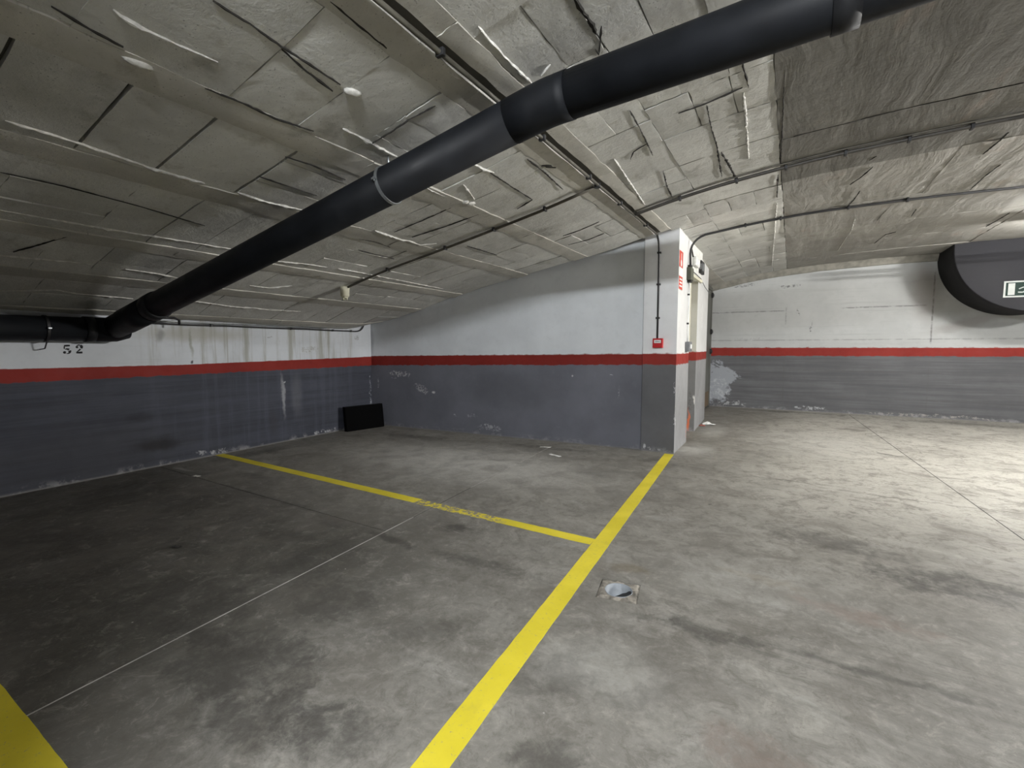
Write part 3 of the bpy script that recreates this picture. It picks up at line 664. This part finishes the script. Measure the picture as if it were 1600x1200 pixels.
# wider voids
bead('open_joint', [(-.940, 1.9), (-.955, 2.2), (-.950, 2.5)], M['crack'], .011, .0015, 901, .008)
bead('open_joint', [(-1.80, 3.50), (-1.765, 3.56), (-1.74, 3.63)], M['crack'], .038, .0015, 902, .010)
bead('open_joint', [(-.905, 2.72), (-.86, 2.86), (-.85, 3.05)], M['crack'], .014, .0015, 903, .008)
bead('open_joint', [(-.60, 4.60), (-.575, 5.0), (-.56, 5.45)], M['crack'], .012, .0015, 904, .008)
bead('open_joint', [(-5.80, 2.86), (-5.74, 2.9), (-5.70, 2.93)], M['crack'], .022, .0015, 905, .010)
for (x, y, rx, ry, rot) in ((-2.60, 1.06, .058, .016, 1.5), (-2.115, 1.86, .05, .022, 1.3), (-2.55, 3.56, .045, .03, 1.0), (-2.56, 3.50, .03, .02, .4)):
    bm = bmesh.new(); bmesh.ops.create_icosphere(bm, subdivisions=3, radius=1)
    for v in bm.verts:
        k = 1 + R.uniform(-.10, .10); a, b = v.co.x * rx * k, v.co.y * ry * k
        xx, yy = x + a * math.cos(rot) - b * math.sin(rot), y + a * math.sin(rot) + b * math.cos(rot)
        v.co = Vector((xx, yy, Q(xx, yy) - .008 + v.co.z * .016 * k))
    tag(obj('plaster_lump', from_bm('plaster_lump', bm, True), M['plaster'], ceiling), 'white lump of plaster')

# ---------------------------------------------------------------- big black drain pipe
pr_ = .124
dp = thing('drain_pipe', 'thick black drain pipe slung under the ceiling, bent, running down to the left wall', 'pipe', (-1.25, 2.52, 2.84))
O_ = (-1.25, 2.52, 2.84)
def dpart(name, path, r, mat, seg=32, lab=None):
    o = tube(name, rel(path, O_), r, mat, dp, seg)
    if lab: tag(o, lab)
    return o
A_, B_, C_ = (-6.42, 2.23, 1.66), (-1.26, 2.52, 2.845), (1.6, 2.56, 3.03)
def on(a, b, t): return tuple(p + (q - p) * t for p, q in zip(a, b))
dpart('pipe_length', [A_, on(A_, B_, .5), on(A_, B_, .985)], pr_, M['pvc'])
dpart('pipe_length', [on(B_, C_, .03), on(B_, C_, .5), C_, (6.2, 2.60, 3.11)], pr_, M['pvc'])
dpart('pipe_elbow', [on(A_, B_, .955), on(A_, B_, .985)] + arc(B_, on(A_, B_, .985), on(B_, C_, .03), 6)[1:] + [on(B_, C_, .05)], pr_ + .003, M['pvc'])
dpart('pipe_collar', [on(A_, B_, .16), on(A_, B_, .185)], pr_ + .012, M['pvc_grey'])
dpart('pipe_collar', [on(A_, B_, .06), on(A_, B_, .155)], pr_ + .008, M['pvc'])
dpart('pipe_collar', [on(B_, C_, .47), on(B_, C_, .505)], pr_ + .010, M['pvc_grey'])
dpart('pipe_length', [(-6.42, -5.7, 1.60), (-6.42, 0, 1.625), (-6.42, 2.26, 1.645)], pr_, M['pvc'], 32)
dpart('pipe_collar', [(-6.42, 1.98, 1.642), (-6.42, 2.06, 1.643)], pr_ + .010, M['pvc_grey'])
dpart('pipe_tee', [(-6.42, 2.06, 1.643), (-6.42, 2.26, 1.645), (-6.42, 2.37, 1.645)], [pr_ + .006, pr_ + .006, pr_ - .03], M['pvc'])
# clamps: a galvanised hoop with bolt and hanger rod
def clamp(center, axis, parent, rod_top, mat, r=pr_ + .004):
    c = Vector(center); ax = Vector(axis).normalized(); s = ax.cross(Vector((0, 0, 1))).normalized(); u = s.cross(ax)
    n = 36; V = []; Fs = []
    for i in range(n):
        a = 2 * math.pi * i / n; d = s * math.cos(a) + u * math.sin(a)
        for rr, w in ((r - .002, -.011), (r + .004, -.011), (r + .004, .011), (r - .002, .011)): V.append(c + d * rr + ax * w - Vector(O_))
    for i in range(n):
        a, b = 4 * i, 4 * ((i + 1) % n)
        for j in range(4): Fs.append((a + j, a + (j + 1) % 4, b + (j + 1) % 4, b + j))
    h = obj('clamp_hoop', mesh('clamp_hoop', V, Fs), mat, parent)
    tag(h, 'grey metal clamp hoop')
    for sg in (-1, 1):
        p = c + s * sg * (r + .016); b = bmesh.new(); bm_tube(b, [p - u * .016 - Vector(O_), p + u * .016 - Vector(O_)], .006, 8); q = p - Vector(O_)
        bm_box(b, q.x - .012, q.x + .012, q.y - .014, q.y + .014, q.z - .006, q.z + .006)
        obj('clamp_bolt', from_bm('clamp_bolt', b), M['galv'], h)
    if rod_top: tube('hanger_rod', [tuple(Vector(q) - Vector(O_)) for q in rod_top], .006, mat, h, 8)
def at_x(x): return on(A_, B_, (x - A_[0]) / (B_[0] - A_[0]))
cp = at_x(-2.45); clamp(cp, Vector(B_) - Vector(A_), dp, [(cp[0], cp[1], cp[2] + pr_), (cp[0], cp[1], Q(cp[0], cp[1]) + .01)], M['galv'])
cp = (-6.42, 1.68, 1.640); clamp(cp, (0, 1, 0), dp, [(-6.37, 1.68, 1.52), (-6.42, 1.67, 1.44), (-6.55, 1.665, 1.43)], M['conduit_dark'])
cp = on(B_, C_, .63); clamp(cp, Vector(C_) - Vector(B_), dp, [(cp[0], cp[1], cp[2] + pr_), (cp[0], cp[1], Q(cp[0], cp[1]) + .01)], M['galv'])

# ---------------------------------------------------------------- conduits and cables under the ceiling
def saddle(p, r, axis, mat, parent, o):
    x, y, z = rel([p], o)[0]; bm = bmesh.new()
    a = .012
    if axis == 'y': bm_box(bm, x - r * 1.9, x + r * 1.9, y - a, y + a, z - r * 1.35, z + r * 1.5, .003)
    elif axis == 'x': bm_box(bm, x - a, x + a, y - r * 1.9, y + r * 1.9, z - r * 1.35, z + r * 1.5, .003)
    else: bm_box(bm, x - r * 1.9, x + r * 1.9, y - r * 1.4, y + r * 1.4, z - a, z + a, .003)
    return obj('saddle_clip', from_bm('saddle_clip', bm), mat, parent)
def conduit(name, label, path, r, mat, clips, axis, clipmat=None, cat='conduit'):
    o = path[0]; t = thing(name, label, cat, o); tube('conduit_tube', rel(path, o), r, mat, t, 12)
    for p in clips: saddle(p, r, axis, clipmat or mat, t, o)
    return t
cz = lambda x, y, d=.022: Q(x, y) - d
ysr = [.0, .6, 1.2, 1.8, 2.4, 3.0, 3.6, 4.2, 4.8, 5.4, 5.95, 6.45]
conduit('cable_conduit', 'grey conduit along the ceiling beam from the pier, passing over the black pipe', [(-1.60, y, cz(-1.6, y)) for y in ysr], .0135, M['conduit'],
        [(-1.60, y, cz(-1.6, y)) for y in (1.98, 3.12, 4.02, 4.9, 5.9)], 'y', M['conduit_dark'])
xs = [-1.645 - .2812 * i for i in range(13)]
lamp_cond = conduit('cable_conduit', 'brown conduit running down the ceiling to the cream lamp holder', [(x, 4.26, cz(x, 4.26, .026)) for x in xs], .0145, plain('brown_conduit', (.085, .076, .060), .5, 0, .3, 6),
        [(x, 4.26, cz(x, 4.26, .024)) for x in (-2.15, -2.75, -3.4, -4.3)], 'x', M['conduit_dark'])
jb = thing('junction_box', 'small dark round junction box where two ceiling conduits meet', 'box', (-1.61, 4.26, cz(-1.6, 4.26)))
bm = bmesh.new(); bm_tube(bm, [(0, 0, -.022), (0, 0, .018)], .030, 16); obj('box_body', from_bm('box_body', bm), M['conduit_dark'], jb)
xs = [-1.58, -1.50, -1.40, -1.2, -.95, -.7, -.45, -.18, .1, .4, .7, 1.0, 1.3, 1.7, 2.4, 3.2, 4.2, 5.2, 6.2, 7.2, 8.2]
conduit('cable_conduit', 'grey conduit crossing the ceiling to the right edge, nearest the black pipe', [(x, 5.38, cz(x, 5.38, .03)) for x in xs], .017, plain('taupe_conduit', (.055, .050, .043), .5, 0, .3, 6),
        [(x, 5.38, cz(x, 5.38, .03)) for x in (-1.1, -.55, -.12, .35, .8, 1.2)], 'x', M['conduit_dark'])
conduit('cable_conduit', 'second thin cable lying beside the right-hand ceiling conduit', [(x, 5.325, cz(x, 5.325, .012)) for x in xs[:-2]], .007, M['conduit'], [], 'x')
path = [(-1.315, 7.28, 2.645), (-1.32, 7.28, 2.80)] + arc((-1.32, 7.28, 3.0), (-1.32, 7.28, 2.80), (-1.12, 7.28, cz(-1.12, 7.28)), 6)[1:] + [(x, 7.28 + (x + 1.12) * .14, cz(x, 7.4, .026)) for x in (-.95, -.7, -.45, -.2, .05, .3, .6, .9, 1.2, 1.5, 1.9, 2.5, 3.2, 4.2, 5.2, 6.2, 7.2)]
conduit('cable_conduit', 'dark conduit curving from the box above the doorway across to the right', path, .016, M['conduit_dark'], [(x, 7.28 + (x + 1.12) * .14, cz(x, 7.4, .026)) for x in (-.62, -.2, .55, 1.15)], 'x')
conduit('cable_conduit', 'black vertical conduit on the pier front, ending at the red call point', [(-1.585, 6.545, 1.55), (-1.585, 6.545, 2.4)] + arc((-1.590, 6.545, 2.9), (-1.588, 6.545, 2.72), (-1.600, 6.46, cz(-1.6, 6.4)), 6), .0135, M['conduit_dark'],
        [(-1.585, 6.548, z) for z in (1.85, 2.30, 2.72)], 'z')
path = [(wl(y) + .022, y, z) for y, z in ((2.40, 1.745), (3.0, 1.735), (3.6, 1.742), (4.2, 1.738), (4.8, 1.742), (5.3, 1.738), (5.72, 1.738))] + \
       arc((wl(6.0) + .03, 6.03, 1.738), (wl(5.85) + .022, 5.85, 1.738), (wl(6.05) + .04, 6.05, 1.90), 6) + [(wl(6.05) + .04, 6.05, 1.98)]
conduit('cable_conduit', 'thin black conduit along the top of the left wall, turned up in the corner', path, .011, M['conduit_dark'], [(wl(y) + .022, y, 1.739) for y in (3.35, 4.55, 5.35, 5.75)], 'y')
# pale pipe above it, and stub under the big pipe
conduit('cable_conduit', 'pale thin pipe beside the black conduit on the left wall', [(wl(y) + .05, y, z) for y, z in ((2.35, 1.775), (3.0, 1.765), (3.8, 1.772), (4.6, 1.768), (5.2, 1.772))], .008, M['galv'], [], 'y')
conduit('cable_conduit', 'short bent black stub hanging beside the big pipe at the left wall', [(-6.22, 2.62, 1.79), (-6.3, 2.78, 1.80), (-6.36, 2.86, 1.78), (-6.37, 2.865, 1.72)], .014, M['conduit_dark'], [], 'y')
# cable on the pier side, from box to switch
conduit('cable_conduit', 'thin white cable on the pier side between the box and the grey switch', [(-1.325, 7.28, 1.52), (-1.325, 7.28, 2.42)], .008, M['white'], [(-1.328, 7.28, z) for z in (1.80, 2.22)], 'z', M['devdark'])
# thin cable over the lintel
conduit('cable_conduit', 'thin grey cable sloping over the doorway lintel', [(-1.336, 7.42, 2.60), (-1.34, 7.9, 2.60), (-1.345, 8.4, 2.585), (-1.40, 9.2, 2.54), (-1.43, 10.0, 2.50)], .006, M['devgrey'], [], 'y')

# ---------------------------------------------------------------- lamp holder at the end of the brown conduit
lx, ly = -5.085, 4.26; lz = Q(lx, ly)
lh = thing('lamp_holder', 'cream plastic lamp holder without a bulb, hanging under the low ceiling', 'lamp holder', (lx, ly, lz - .02))
bm = bmesh.new(); bm_tube(bm, [(0, 0, .03), (0, 0, .0), (0, 0, -.012), (0, 0, -.10), (0, 0, -.115)], [.062, .062, .058, .056, .045], 24); obj('holder_body', from_bm('holder_body', bm), M['cream'], lh)
bm = bmesh.new(); bm_tube(bm, [(0, 0, -.11), (0, 0, -.128)], [.043, .036], 20); obj('holder_socket', from_bm('holder_socket', bm), M['cream'], lh)
for k in range(3):
    a = k * 2.09 + .5; bm = bmesh.new(); bm_tube(bm, [(.026 * math.cos(a), .026 * math.sin(a), -.12), (.022 * math.cos(a), .022 * math.sin(a), -.16)], [.011, .006], 8); obj('bulb_prong', from_bm('bulb_prong', bm), M['cream'], lh)

# ---------------------------------------------------------------- things on the pier
cpnt = thing('fire_call_point', 'small red fire alarm call point with a white label, on the pier front', 'alarm button', (-1.575, 6.565, 1.51))
box('call_body', -.068, .068, -.045, .01, -.065, .065, M['red'], cpnt, .008)
tag(box('call_label', -.046, .046, -.049, -.043, .000, .042, M['sign_white'], cpnt, .002), 'white label')
for a, b in ((-.028, -.012), (-.008, .010), (.014, .028)): box('label_mark', a, b, -.0505, -.048, .016, .026, M['devgrey'], cpnt.children[1], .0005)
box('call_pane', -.040, .040, -.048, -.043, -.045, -.010, M['red'], cpnt, .002)
fs = thing('fire_sign', 'narrow red and white fire sign fixed high on the pier side', 'sign', (-1.338, 6.72, 2.50))
box('sign_plate', -.004, .004, -.12, .12, -.27, .25, M['sign_white'], fs, .001)
pl = fs.children[0]
box('sign_panel', .003, .006, -.115, .115, .03, .245, M['sign_red'], pl, .0005); box('sign_panel', .003, .006, -.115, .115, -.265, -.09, M['sign_red'], pl, .0005)
bm = bmesh.new(); bm_tube(bm, [(.004, .0, .085), (.0085, .0, .085)], .045, 20); bm_box(bm, .004, .0085, -.012, .012, .12, .215); obj('sign_symbol', from_bm('sign_symbol', bm), M['sign_white'], pl)
for z in (-.13, -.175, -.22): box('sign_stripe', .0055, .0075, -.08, .08, z - .010, z + .010, M['sign_white'], pl, .0004)
b1 = thing('junction_box', 'olive grey junction box above the doorway, with a conduit from the ceiling', 'box', (-1.34, 7.27, 2.52))
box('box_body', -.03, .06, -.10, .10, -.10, .08, M['devgreen'], b1, .01); box('box_gland', .0, .05, -.05, .05, .08, .12, M['devdark'], b1, .006); box('box_gland', .0, .05, -.06, .06, -.13, -.10, M['devdark'], b1, .006)
b2 = thing('emergency_light', 'white emergency light fixed on the lintel over the doorway', 'light', (-1.352, 7.80, 2.76))
box('light_body', 0, .055, -.16, .16, -.07, .07, M['white'], b2, .012); box('light_lens', .05, .062, -.14, .14, -.05, .05, plain('light_lens_plastic', (.8, .83, .80), .3), b2, .004)
tube('light_cable', [(.01, -.17, .06), (.01, -.25, .12), (.01, -.30, .15), (.0, -.32, .19)], .010, M['devdark'], b2, 8)
b3 = thing('loudspeaker', 'small black box with a pale face near the ceiling at the lintel end', 'speaker', (-1.40, 8.36, 2.76))
box('speaker_body', 0, .09, -.15, .15, -.10, .10, M['devdark'], b3, .008); box('speaker_face', .03, .095, -.155, -.148, -.045, .045, M['devgrey'], b3, .003); box('speaker_face', .088, .094, -.08, .08, -.06, .06, M['devgrey'], b3, .003)
b4 = thing('light_switch', 'grey switch box on the pier side, just above the red band', 'switch', (-1.341, 7.30, 1.46))
box('switch_body', 0, .06, -.10, .10, -.07, .075, M['devgrey'], b4, .008); box('switch_rocker', .058, .068, -.04, .05, -.03, .035, M['white'], b4, .004)

# ---------------------------------------------------------------- black board in the corner
bb = thing('black_panel', 'black flat box leaning on edge in the wall corner', 'panel', (-6.50, 5.80, 0))
bb.rotation_euler = (0, 0, math.radians(0))
ry0, ry1 = -.36, .36; bm = bmesh.new()
V = [(-.10, -.36, 0), (-.03, -.36, 0), (.10, .38, 0), (.03, .38, 0), (-.14, -.36, .42), (-.07, -.36, .42), (.06, .38, .42), (-.01, .38, .42)]
vv = [bm.verts.new(v) for v in V]
for f in ((3, 2, 1, 0), (4, 5, 6, 7), (0, 1, 5, 4), (1, 2, 6, 5), (2, 3, 7, 6), (3, 0, 4, 7)): bm.faces.new([vv[i] for i in f])
bmesh.ops.bevel(bm, geom=bm.edges[:], offset=.006, segments=2, affect='EDGES')
obj('panel_body', from_bm('panel_body', bm), M['black'], bb)
V2 = [(-.1385, -.358, .4195), (-.0715, -.358, .4195), (.0585, .378, .4195), (-.0085, .378, .4195)]
bm = bmesh.new(); lo = [bm.verts.new(v) for v in V2]; hi = [bm.verts.new((v[0], v[1], v[2] + .006)) for v in V2]
bm.faces.new(lo[::-1]); bm.faces.new(hi)
for i in range(4): bm.faces.new((lo[i], lo[(i + 1) % 4], hi[(i + 1) % 4], hi[i]))
obj('panel_edge', from_bm('panel_edge', bm), M['edge'], bb)

# ---------------------------------------------------------------- stencilled number on the left wall
def stroke(bm, pts, ws):
    P = [Vector(p) for p in pts]; n = len(P); L = []; Rr = []
    for i in range(n):
        t = (P[min(i + 1, n - 1)] - P[max(i - 1, 0)]).normalized(); s = Vector((-t.y, t.x))
        L.append(P[i] + s * ws[i] * .68); Rr.append(P[i] - s * ws[i] * .68)
    def mk(q, h): return bm.verts.new((h, q.x, q.y))
    fr = [(mk(a, .0), mk(b, .0)) for a, b in zip(L, Rr)]; bk = [(mk(a, -.004), mk(b, -.004)) for a, b in zip(L, Rr)]
    for i in range(n - 1):
        bm.faces.new((fr[i][0], fr[i][1], fr[i + 1][1], fr[i + 1][0])); bm.faces.new((bk[i][1], bk[i][0], bk[i + 1][0], bk[i + 1][1]))
        bm.faces.new((fr[i][0], fr[i + 1][0], bk[i + 1][0], bk[i][0])); bm.faces.new((fr[i + 1][1], fr[i][1], bk[i][1], bk[i + 1][1]))
    bm.faces.new((fr[0][1], fr[0][0], bk[0][0], bk[0][1])); bm.faces.new((fr[-1][0], fr[-1][1], bk[-1][1], bk[-1][0]))
def ring_pts(cx, cy, r, a0, a1, n=10): return [(cx + r * math.cos(math.radians(a0 + (a1 - a0) * i / n)), cy + r * math.sin(math.radians(a0 + (a1 - a0) * i / n))) for i in range(n + 1)]
def digit(which, y, z, h):
    bm = bmesh.new(); s = h
    if which == '5':
        stroke(bm, [(.10 * s, .93 * s), (.35 * s, .95 * s), (.62 * s, .97 * s)], [.12 * s, .16 * s, .13 * s])
        stroke(bm, [(.12 * s, .86 * s), (.10 * s, .56 * s)], [.09 * s, .06 * s])
        stroke(bm, ring_pts(.32 * s, .32 * s, .25 * s, 125, 40, 6), [.05 * s, .09 * s, .11 * s, .13 * s, .15 * s, .17 * s, .18 * s])
        stroke(bm, ring_pts(.32 * s, .30 * s, .26 * s, 22, -100, 8), [.20 * s, .20 * s, .18 * s, .16 * s, .13 * s, .10 * s, .08 * s, .06 * s, .05 * s])
        stroke(bm, ring_pts(.12 * s, .18 * s, .07 * s, 0, 350, 10), [.12 * s] * 11)
    else:
        stroke(bm, ring_pts(.16 * s, .72 * s, .06 * s, 0, 350, 10), [.11 * s] * 11)
        stroke(bm, ring_pts(.34 * s, .72 * s, .24 * s, 150, 70, 6), [.05 * s, .06 * s, .07 * s, .08 * s, .10 * s, .11 * s, .12 * s])
        stroke(bm, ring_pts(.32 * s, .72 * s, .26 * s, 55, -35, 6), [.15 * s, .18 * s, .20 * s, .20 * s, .18 * s, .16 * s, .13 * s])
        stroke(bm, [(.46 * s, .50 * s), (.28 * s, .30 * s), (.10 * s, .16 * s)], [.12 * s, .09 * s, .06 * s])
        stroke(bm, [(.06 * s, .07 * s), (.30 * s, .08 * s), (.62 * s, .10 * s)], [.12 * s, .16 * s, .17 * s])
    for v in bm.verts: v.co = Vector((wl(y + v.co.y) + .0015 + v.co.x, y + v.co.y, z + v.co.z))
    return tag(obj('stencil_digit', from_bm('stencil_digit', bm), M['ink'], bpy.data.objects['wall_left']), 'black stencilled %s' % which)
digit('5', 1.845, 1.382, .092); digit('2', 1.945, 1.388, .092)

# ---------------------------------------------------------------- round housing on the far wall with exit sign
hx, hz, hr, hd = 3.60, 3.22, 1.16, 1.15
rh = thing('round_housing', 'big dark grey round overhead housing sticking out from the far wall', 'housing', (hx, wr(hx) - .01, hz))
n = 48; V = []; Fs = []
pts = [(hr * math.cos(math.pi * (1 + i / n)), hr * math.sin(math.pi * (1 + i / n))) for i in range(n + 1)]
pts = [(-hr, .12)] + pts + [(hr, .12)]
for y in (.0, -hd): V += [(x, y, z) for x, z in pts]
k = len(pts)
for i in range(k - 1): Fs.append((i, i + 1, k + i + 1, k + i))
Fs += [tuple(range(k)), (k - 1, 0, k, 2 * k - 1)]
V2 = V + [(x * .97, -hd - .0, z * .97) for x, z in pts]
bm = bmesh.new(); me0 = mesh('t', V, Fs); bm.from_mesh(me0)
rim = from_bm('housing_rim', bm)
for p in rim.polygons: p.use_smooth = len(p.vertices) == 4 and abs(p.normal.y) < .3 and p.normal.z < .95
obj('housing_rim', rim, M['rim'], rh)
V = [(x, -hd, z) for x, z in pts] + [(x * .992, -hd - .012, z * .992) for x, z in pts]
Fs = [(i, i + 1, k + i + 1, k + i) for i in range(k - 1)] + [tuple(range(k, 2 * k)), (k - 1, 0, k, 2 * k - 1), tuple(range(k))[::-1]]
bm = bmesh.new(); me0 = mesh('t', V, Fs); bm.from_mesh(me0); obj('housing_face', from_bm('housing_face', bm), M['housing'], rh)
yf = wr(hx) - .01 - hd - .012
es = thing('exit_sign', 'emergency exit sign with a running figure and door, on the dark housing', 'sign', (3.41, yf - .006, 2.455))
box('sign_plate', -.29, .29, -.006, .006, -.14, .14, M['exit_white'], es, .002); sp = es.children[0]
box('sign_field', -.262, .262, -.010, -.005, -.114, .114, M['sign_green'], sp, .001)
box('sign_door', -.235, -.150, -.013, -.009, -.10, .10, M['exit_white'], sp, .0005)
bm = bmesh.new(); bm_tube(bm, [(-.02, -.009, .065), (-.02, -.0135, .065)], .022, 16)
obj('sign_figure', from_bm('sign_figure', bm), M['exit_white'], sp)
bm = bmesh.new()
for a, b, w in (((-.03, .04), (.0, -.03), .034), ((-.04, .03), (-.10, .0), .016), ((-.02, .03), (.04, .015), .016), ((.0, -.02), (-.05, -.06), .02), ((-.05, -.06), (-.11, -.055), .018), ((.0, -.025), (.05, -.055), .02), ((.05, -.055), (.07, -.10), .018)):
    d = Vector((b[0] - a[0], 0, b[1] - a[1])).normalized(); s = Vector((-d.z, 0, d.x)) * w / 2
    q = [Vector((a[0], 0, a[1])) + s, Vector((a[0], 0, a[1])) - s, Vector((b[0], 0, b[1])) - s, Vector((b[0], 0, b[1])) + s]
    f = [bm.verts.new(p + Vector((0, -.0135, 0))) for p in q]; g_ = [bm.verts.new(p + Vector((0, -.009, 0))) for p in q]
    bm.faces.new(f); bm.faces.new(g_[::-1])
    for i in range(4): bm.faces.new((f[i], g_[i], g_[(i + 1) % 4], f[(i + 1) % 4]))
obj('sign_figure', from_bm('sign_figure', bm), M['exit_white'], sp)
bm = bmesh.new()
pts_ = [(.12, .015), (.18, .015), (.18, .045), (.24, 0), (.18, -.045), (.18, -.015), (.12, -.015)]
f = [bm.verts.new((x, -.013, z)) for x, z in pts_]; g_ = [bm.verts.new((x, -.009, z)) for x, z in pts_]
bm.faces.new(f); bm.faces.new(g_[::-1])
for i in range(7): bm.faces.new((f[i], g_[i], g_[(i + 1) % 7], f[(i + 1) % 7]))
obj('sign_arrow', from_bm('sign_arrow', bm), M['exit_white'], sp)

# ---------------------------------------------------------------- floor drain: open pipe end in a broken mortar square
fd = thing('floor_drain', 'open grey drain pipe in a broken square of mortar, beside the long yellow line', 'drain', (HX, HY, 0))
n = 32; V = []; Fs = []; rp = .078
cR, sR = math.cos(HR), math.sin(HR)
for i in range(n):
    a = 2 * math.pi * i / n; ca, sa = math.cos(a), math.sin(a); m_ = max(abs(ca), abs(sa)); k = HS * .985 / m_
    ox, oy = ca * k, sa * k; k2 = k * R.uniform(.80, .96)
    V += [(cR * ox - sR * oy, sR * ox + cR * oy, -.10), (cR * ox - sR * oy, sR * ox + cR * oy, -.010 + R.uniform(-.004, .004)),
          (cR * ca * k2 - sR * sa * k2, sR * ca * k2 + cR * sa * k2, R.uniform(-.004, .007)), (cR * ca * rp * 1.05 - sR * sa * rp * 1.05, sR * ca * rp * 1.05 + cR * sa * rp * 1.05, R.uniform(-.002, .005)),
          (cR * ca * rp * 1.05 - sR * sa * rp * 1.05, sR * ca * rp * 1.05 + cR * sa * rp * 1.05, -.10)]
for i in range(n):
    a, b = 5 * i, 5 * ((i + 1) % n)
    for j in range(4): Fs.append((a + j, b + j, b + j + 1, a + j + 1))
bm = bmesh.new(); me0 = mesh('t', V, Fs); bm.from_mesh(me0); obj('mortar_square', from_bm('mortar_square', bm), plain('brown_mortar', (.21, .192, .162), .9, 0, .45, 18, .6), fd)
V = []; Fs = []
for z, r in ((.004, rp), (.006, rp + .0035), (-.34, rp + .0035)): V += [(r * math.cos(2 * math.pi * i / n), r * math.sin(2 * math.pi * i / n), z) for i in range(n)]
V += [(rp * math.cos(2 * math.pi * i / n), rp * math.sin(2 * math.pi * i / n), -.34) for i in range(n)]
for i in range(n):
    j = (i + 1) % n; Fs += [(i, j, n + j, n + i), (n + i, n + j, 2 * n + j, 2 * n + i), (i, 3 * n + i, 3 * n + j, j)]
Fs.append(tuple(range(3 * n, 4 * n)))
bm = bmesh.new(); me0 = mesh('t', V, Fs); bm.from_mesh(me0); pi_ = from_bm('pipe_end', bm)
for p in pi_.polygons: p.use_smooth = len(p.vertices) == 4
obj('pipe_end', pi_, M['pipe_inner'], fd)
bm = bmesh.new(); bmesh.ops.create_circle(bm, cap_ends=True, segments=20, radius=rp - .002)
for v in bm.verts: v.co.z = -.046 + v.co.x * .62 - v.co.y * .08 + R.uniform(-.004, .004)
ex = bmesh.ops.extrude_face_region(bm, geom=bm.faces[:])
for v in [q for q in ex['geom'] if isinstance(q, bmesh.types.BMVert)]: v.co.z = -.14
obj('shade_plug', from_bm('shade_plug', bm), plain('pipe_shade_black', (.02, .021, .022), .7), fd)  # dark plug added to stand for the shade inside the pipe

# ---------------------------------------------------------------- litter and chips on the floor
def crumple(name, label, cat, x, y, rx, ry, rot, h, mat, seed):
    r = random.Random(seed); bm = bmesh.new(); bmesh.ops.create_grid(bm, x_segments=7, y_segments=5, size=1)
    for v in bm.verts:
        e = max(abs(v.co.x), abs(v.co.y)); v.co = Vector((v.co.x * rx * r.uniform(.8, 1.1), v.co.y * ry * r.uniform(.75, 1.1), h * r.uniform(.25, 1) * (1.15 - e * .9)))
    ex = bmesh.ops.extrude_face_region(bm, geom=bm.faces[:])
    for v in [q for q in ex['geom'] if isinstance(q, bmesh.types.BMVert)]: v.co.z = max(v.co.z + .0015, .001)
    for v in bm.verts: v.co.z = max(v.co.z, .0)
    o = obj(name, from_bm(name, bm), mat); o.location = (x, y, .0015); o.rotation_euler = (0, 0, rot)
    return tag(o, label, cat)
crumple('paper_scrap', 'white paper scrap lying in the bay below the long wall', 'paper', -2.69, 5.66, .105, .03, -.35, .012, M['paper'], 1)
crumple('plaster_chip', 'small white plaster chip on the floor where the pale joint meets the long wall', 'debris', -3.03, 6.06, .085, .02, .2, .012, M['plaster'], 2)
crumple('paper_scrap', 'crumpled white paper on the floor by the steel door corner', 'paper', -1.30, 9.44, .12, .06, .1, .06, M['paper'], 3)
crumple('red_wrapper', 'small red wrapper beside the crumpled white paper', 'wrapper', -1.385, 9.22, .06, .04, .1, .035, plain('dull_red_wrapper', (.30, .09, .07), .6), 4)
crumple('plaster_chip', 'white plaster chip on the floor near the left wall, before the yellow line', 'debris', -5.72, 2.66, .05, .022, .3, .014, M['plaster'], 5)
crumple('grit_lump', 'dark lump of grit on the bay floor far left', 'debris', -3.80, 1.61, .035, .018, .4, .012, M['joint_dark'], 6)

# ---------------------------------------------------------------- tube lamps (outside the frame)
for i, (loc, rot, power, colr) in enumerate(LAMPS):
    em = bpy.data.materials.new('lamp_tube_glow'); em.use_nodes = True; b = em.node_tree.nodes['Principled BSDF']
    b.inputs['Base Color'].default_value = (.9, .9, .9, 1); b.inputs['Emission Color'].default_value = (*colr, 1); b.inputs['Emission Strength'].default_value = power
    lt = thing('tube_lamp', ['fluorescent tube lamp on the ceiling behind the viewer', 'fluorescent tube lamp on the ceiling near the round housing', 'fill tube lamp added over the lane, right of view', 'fill tube lamp added far behind the viewer'][i], 'lamp', loc)
    lt.rotation_euler = (0, 0, rot)
    tb = tube('lamp_tube', [(-.6, 0, 0), (0, 0, 0), (.6, 0, 0)], .019, em, lt, 12)
    box('lamp_tray', -.66, .66, -.05, .05, .03, .075, M['white'], lt, .006)
    for s in (-.63, .63): box('lamp_socket', s - .018, s + .018, -.02, .02, -.025, .032, M['white'], lt, .003)
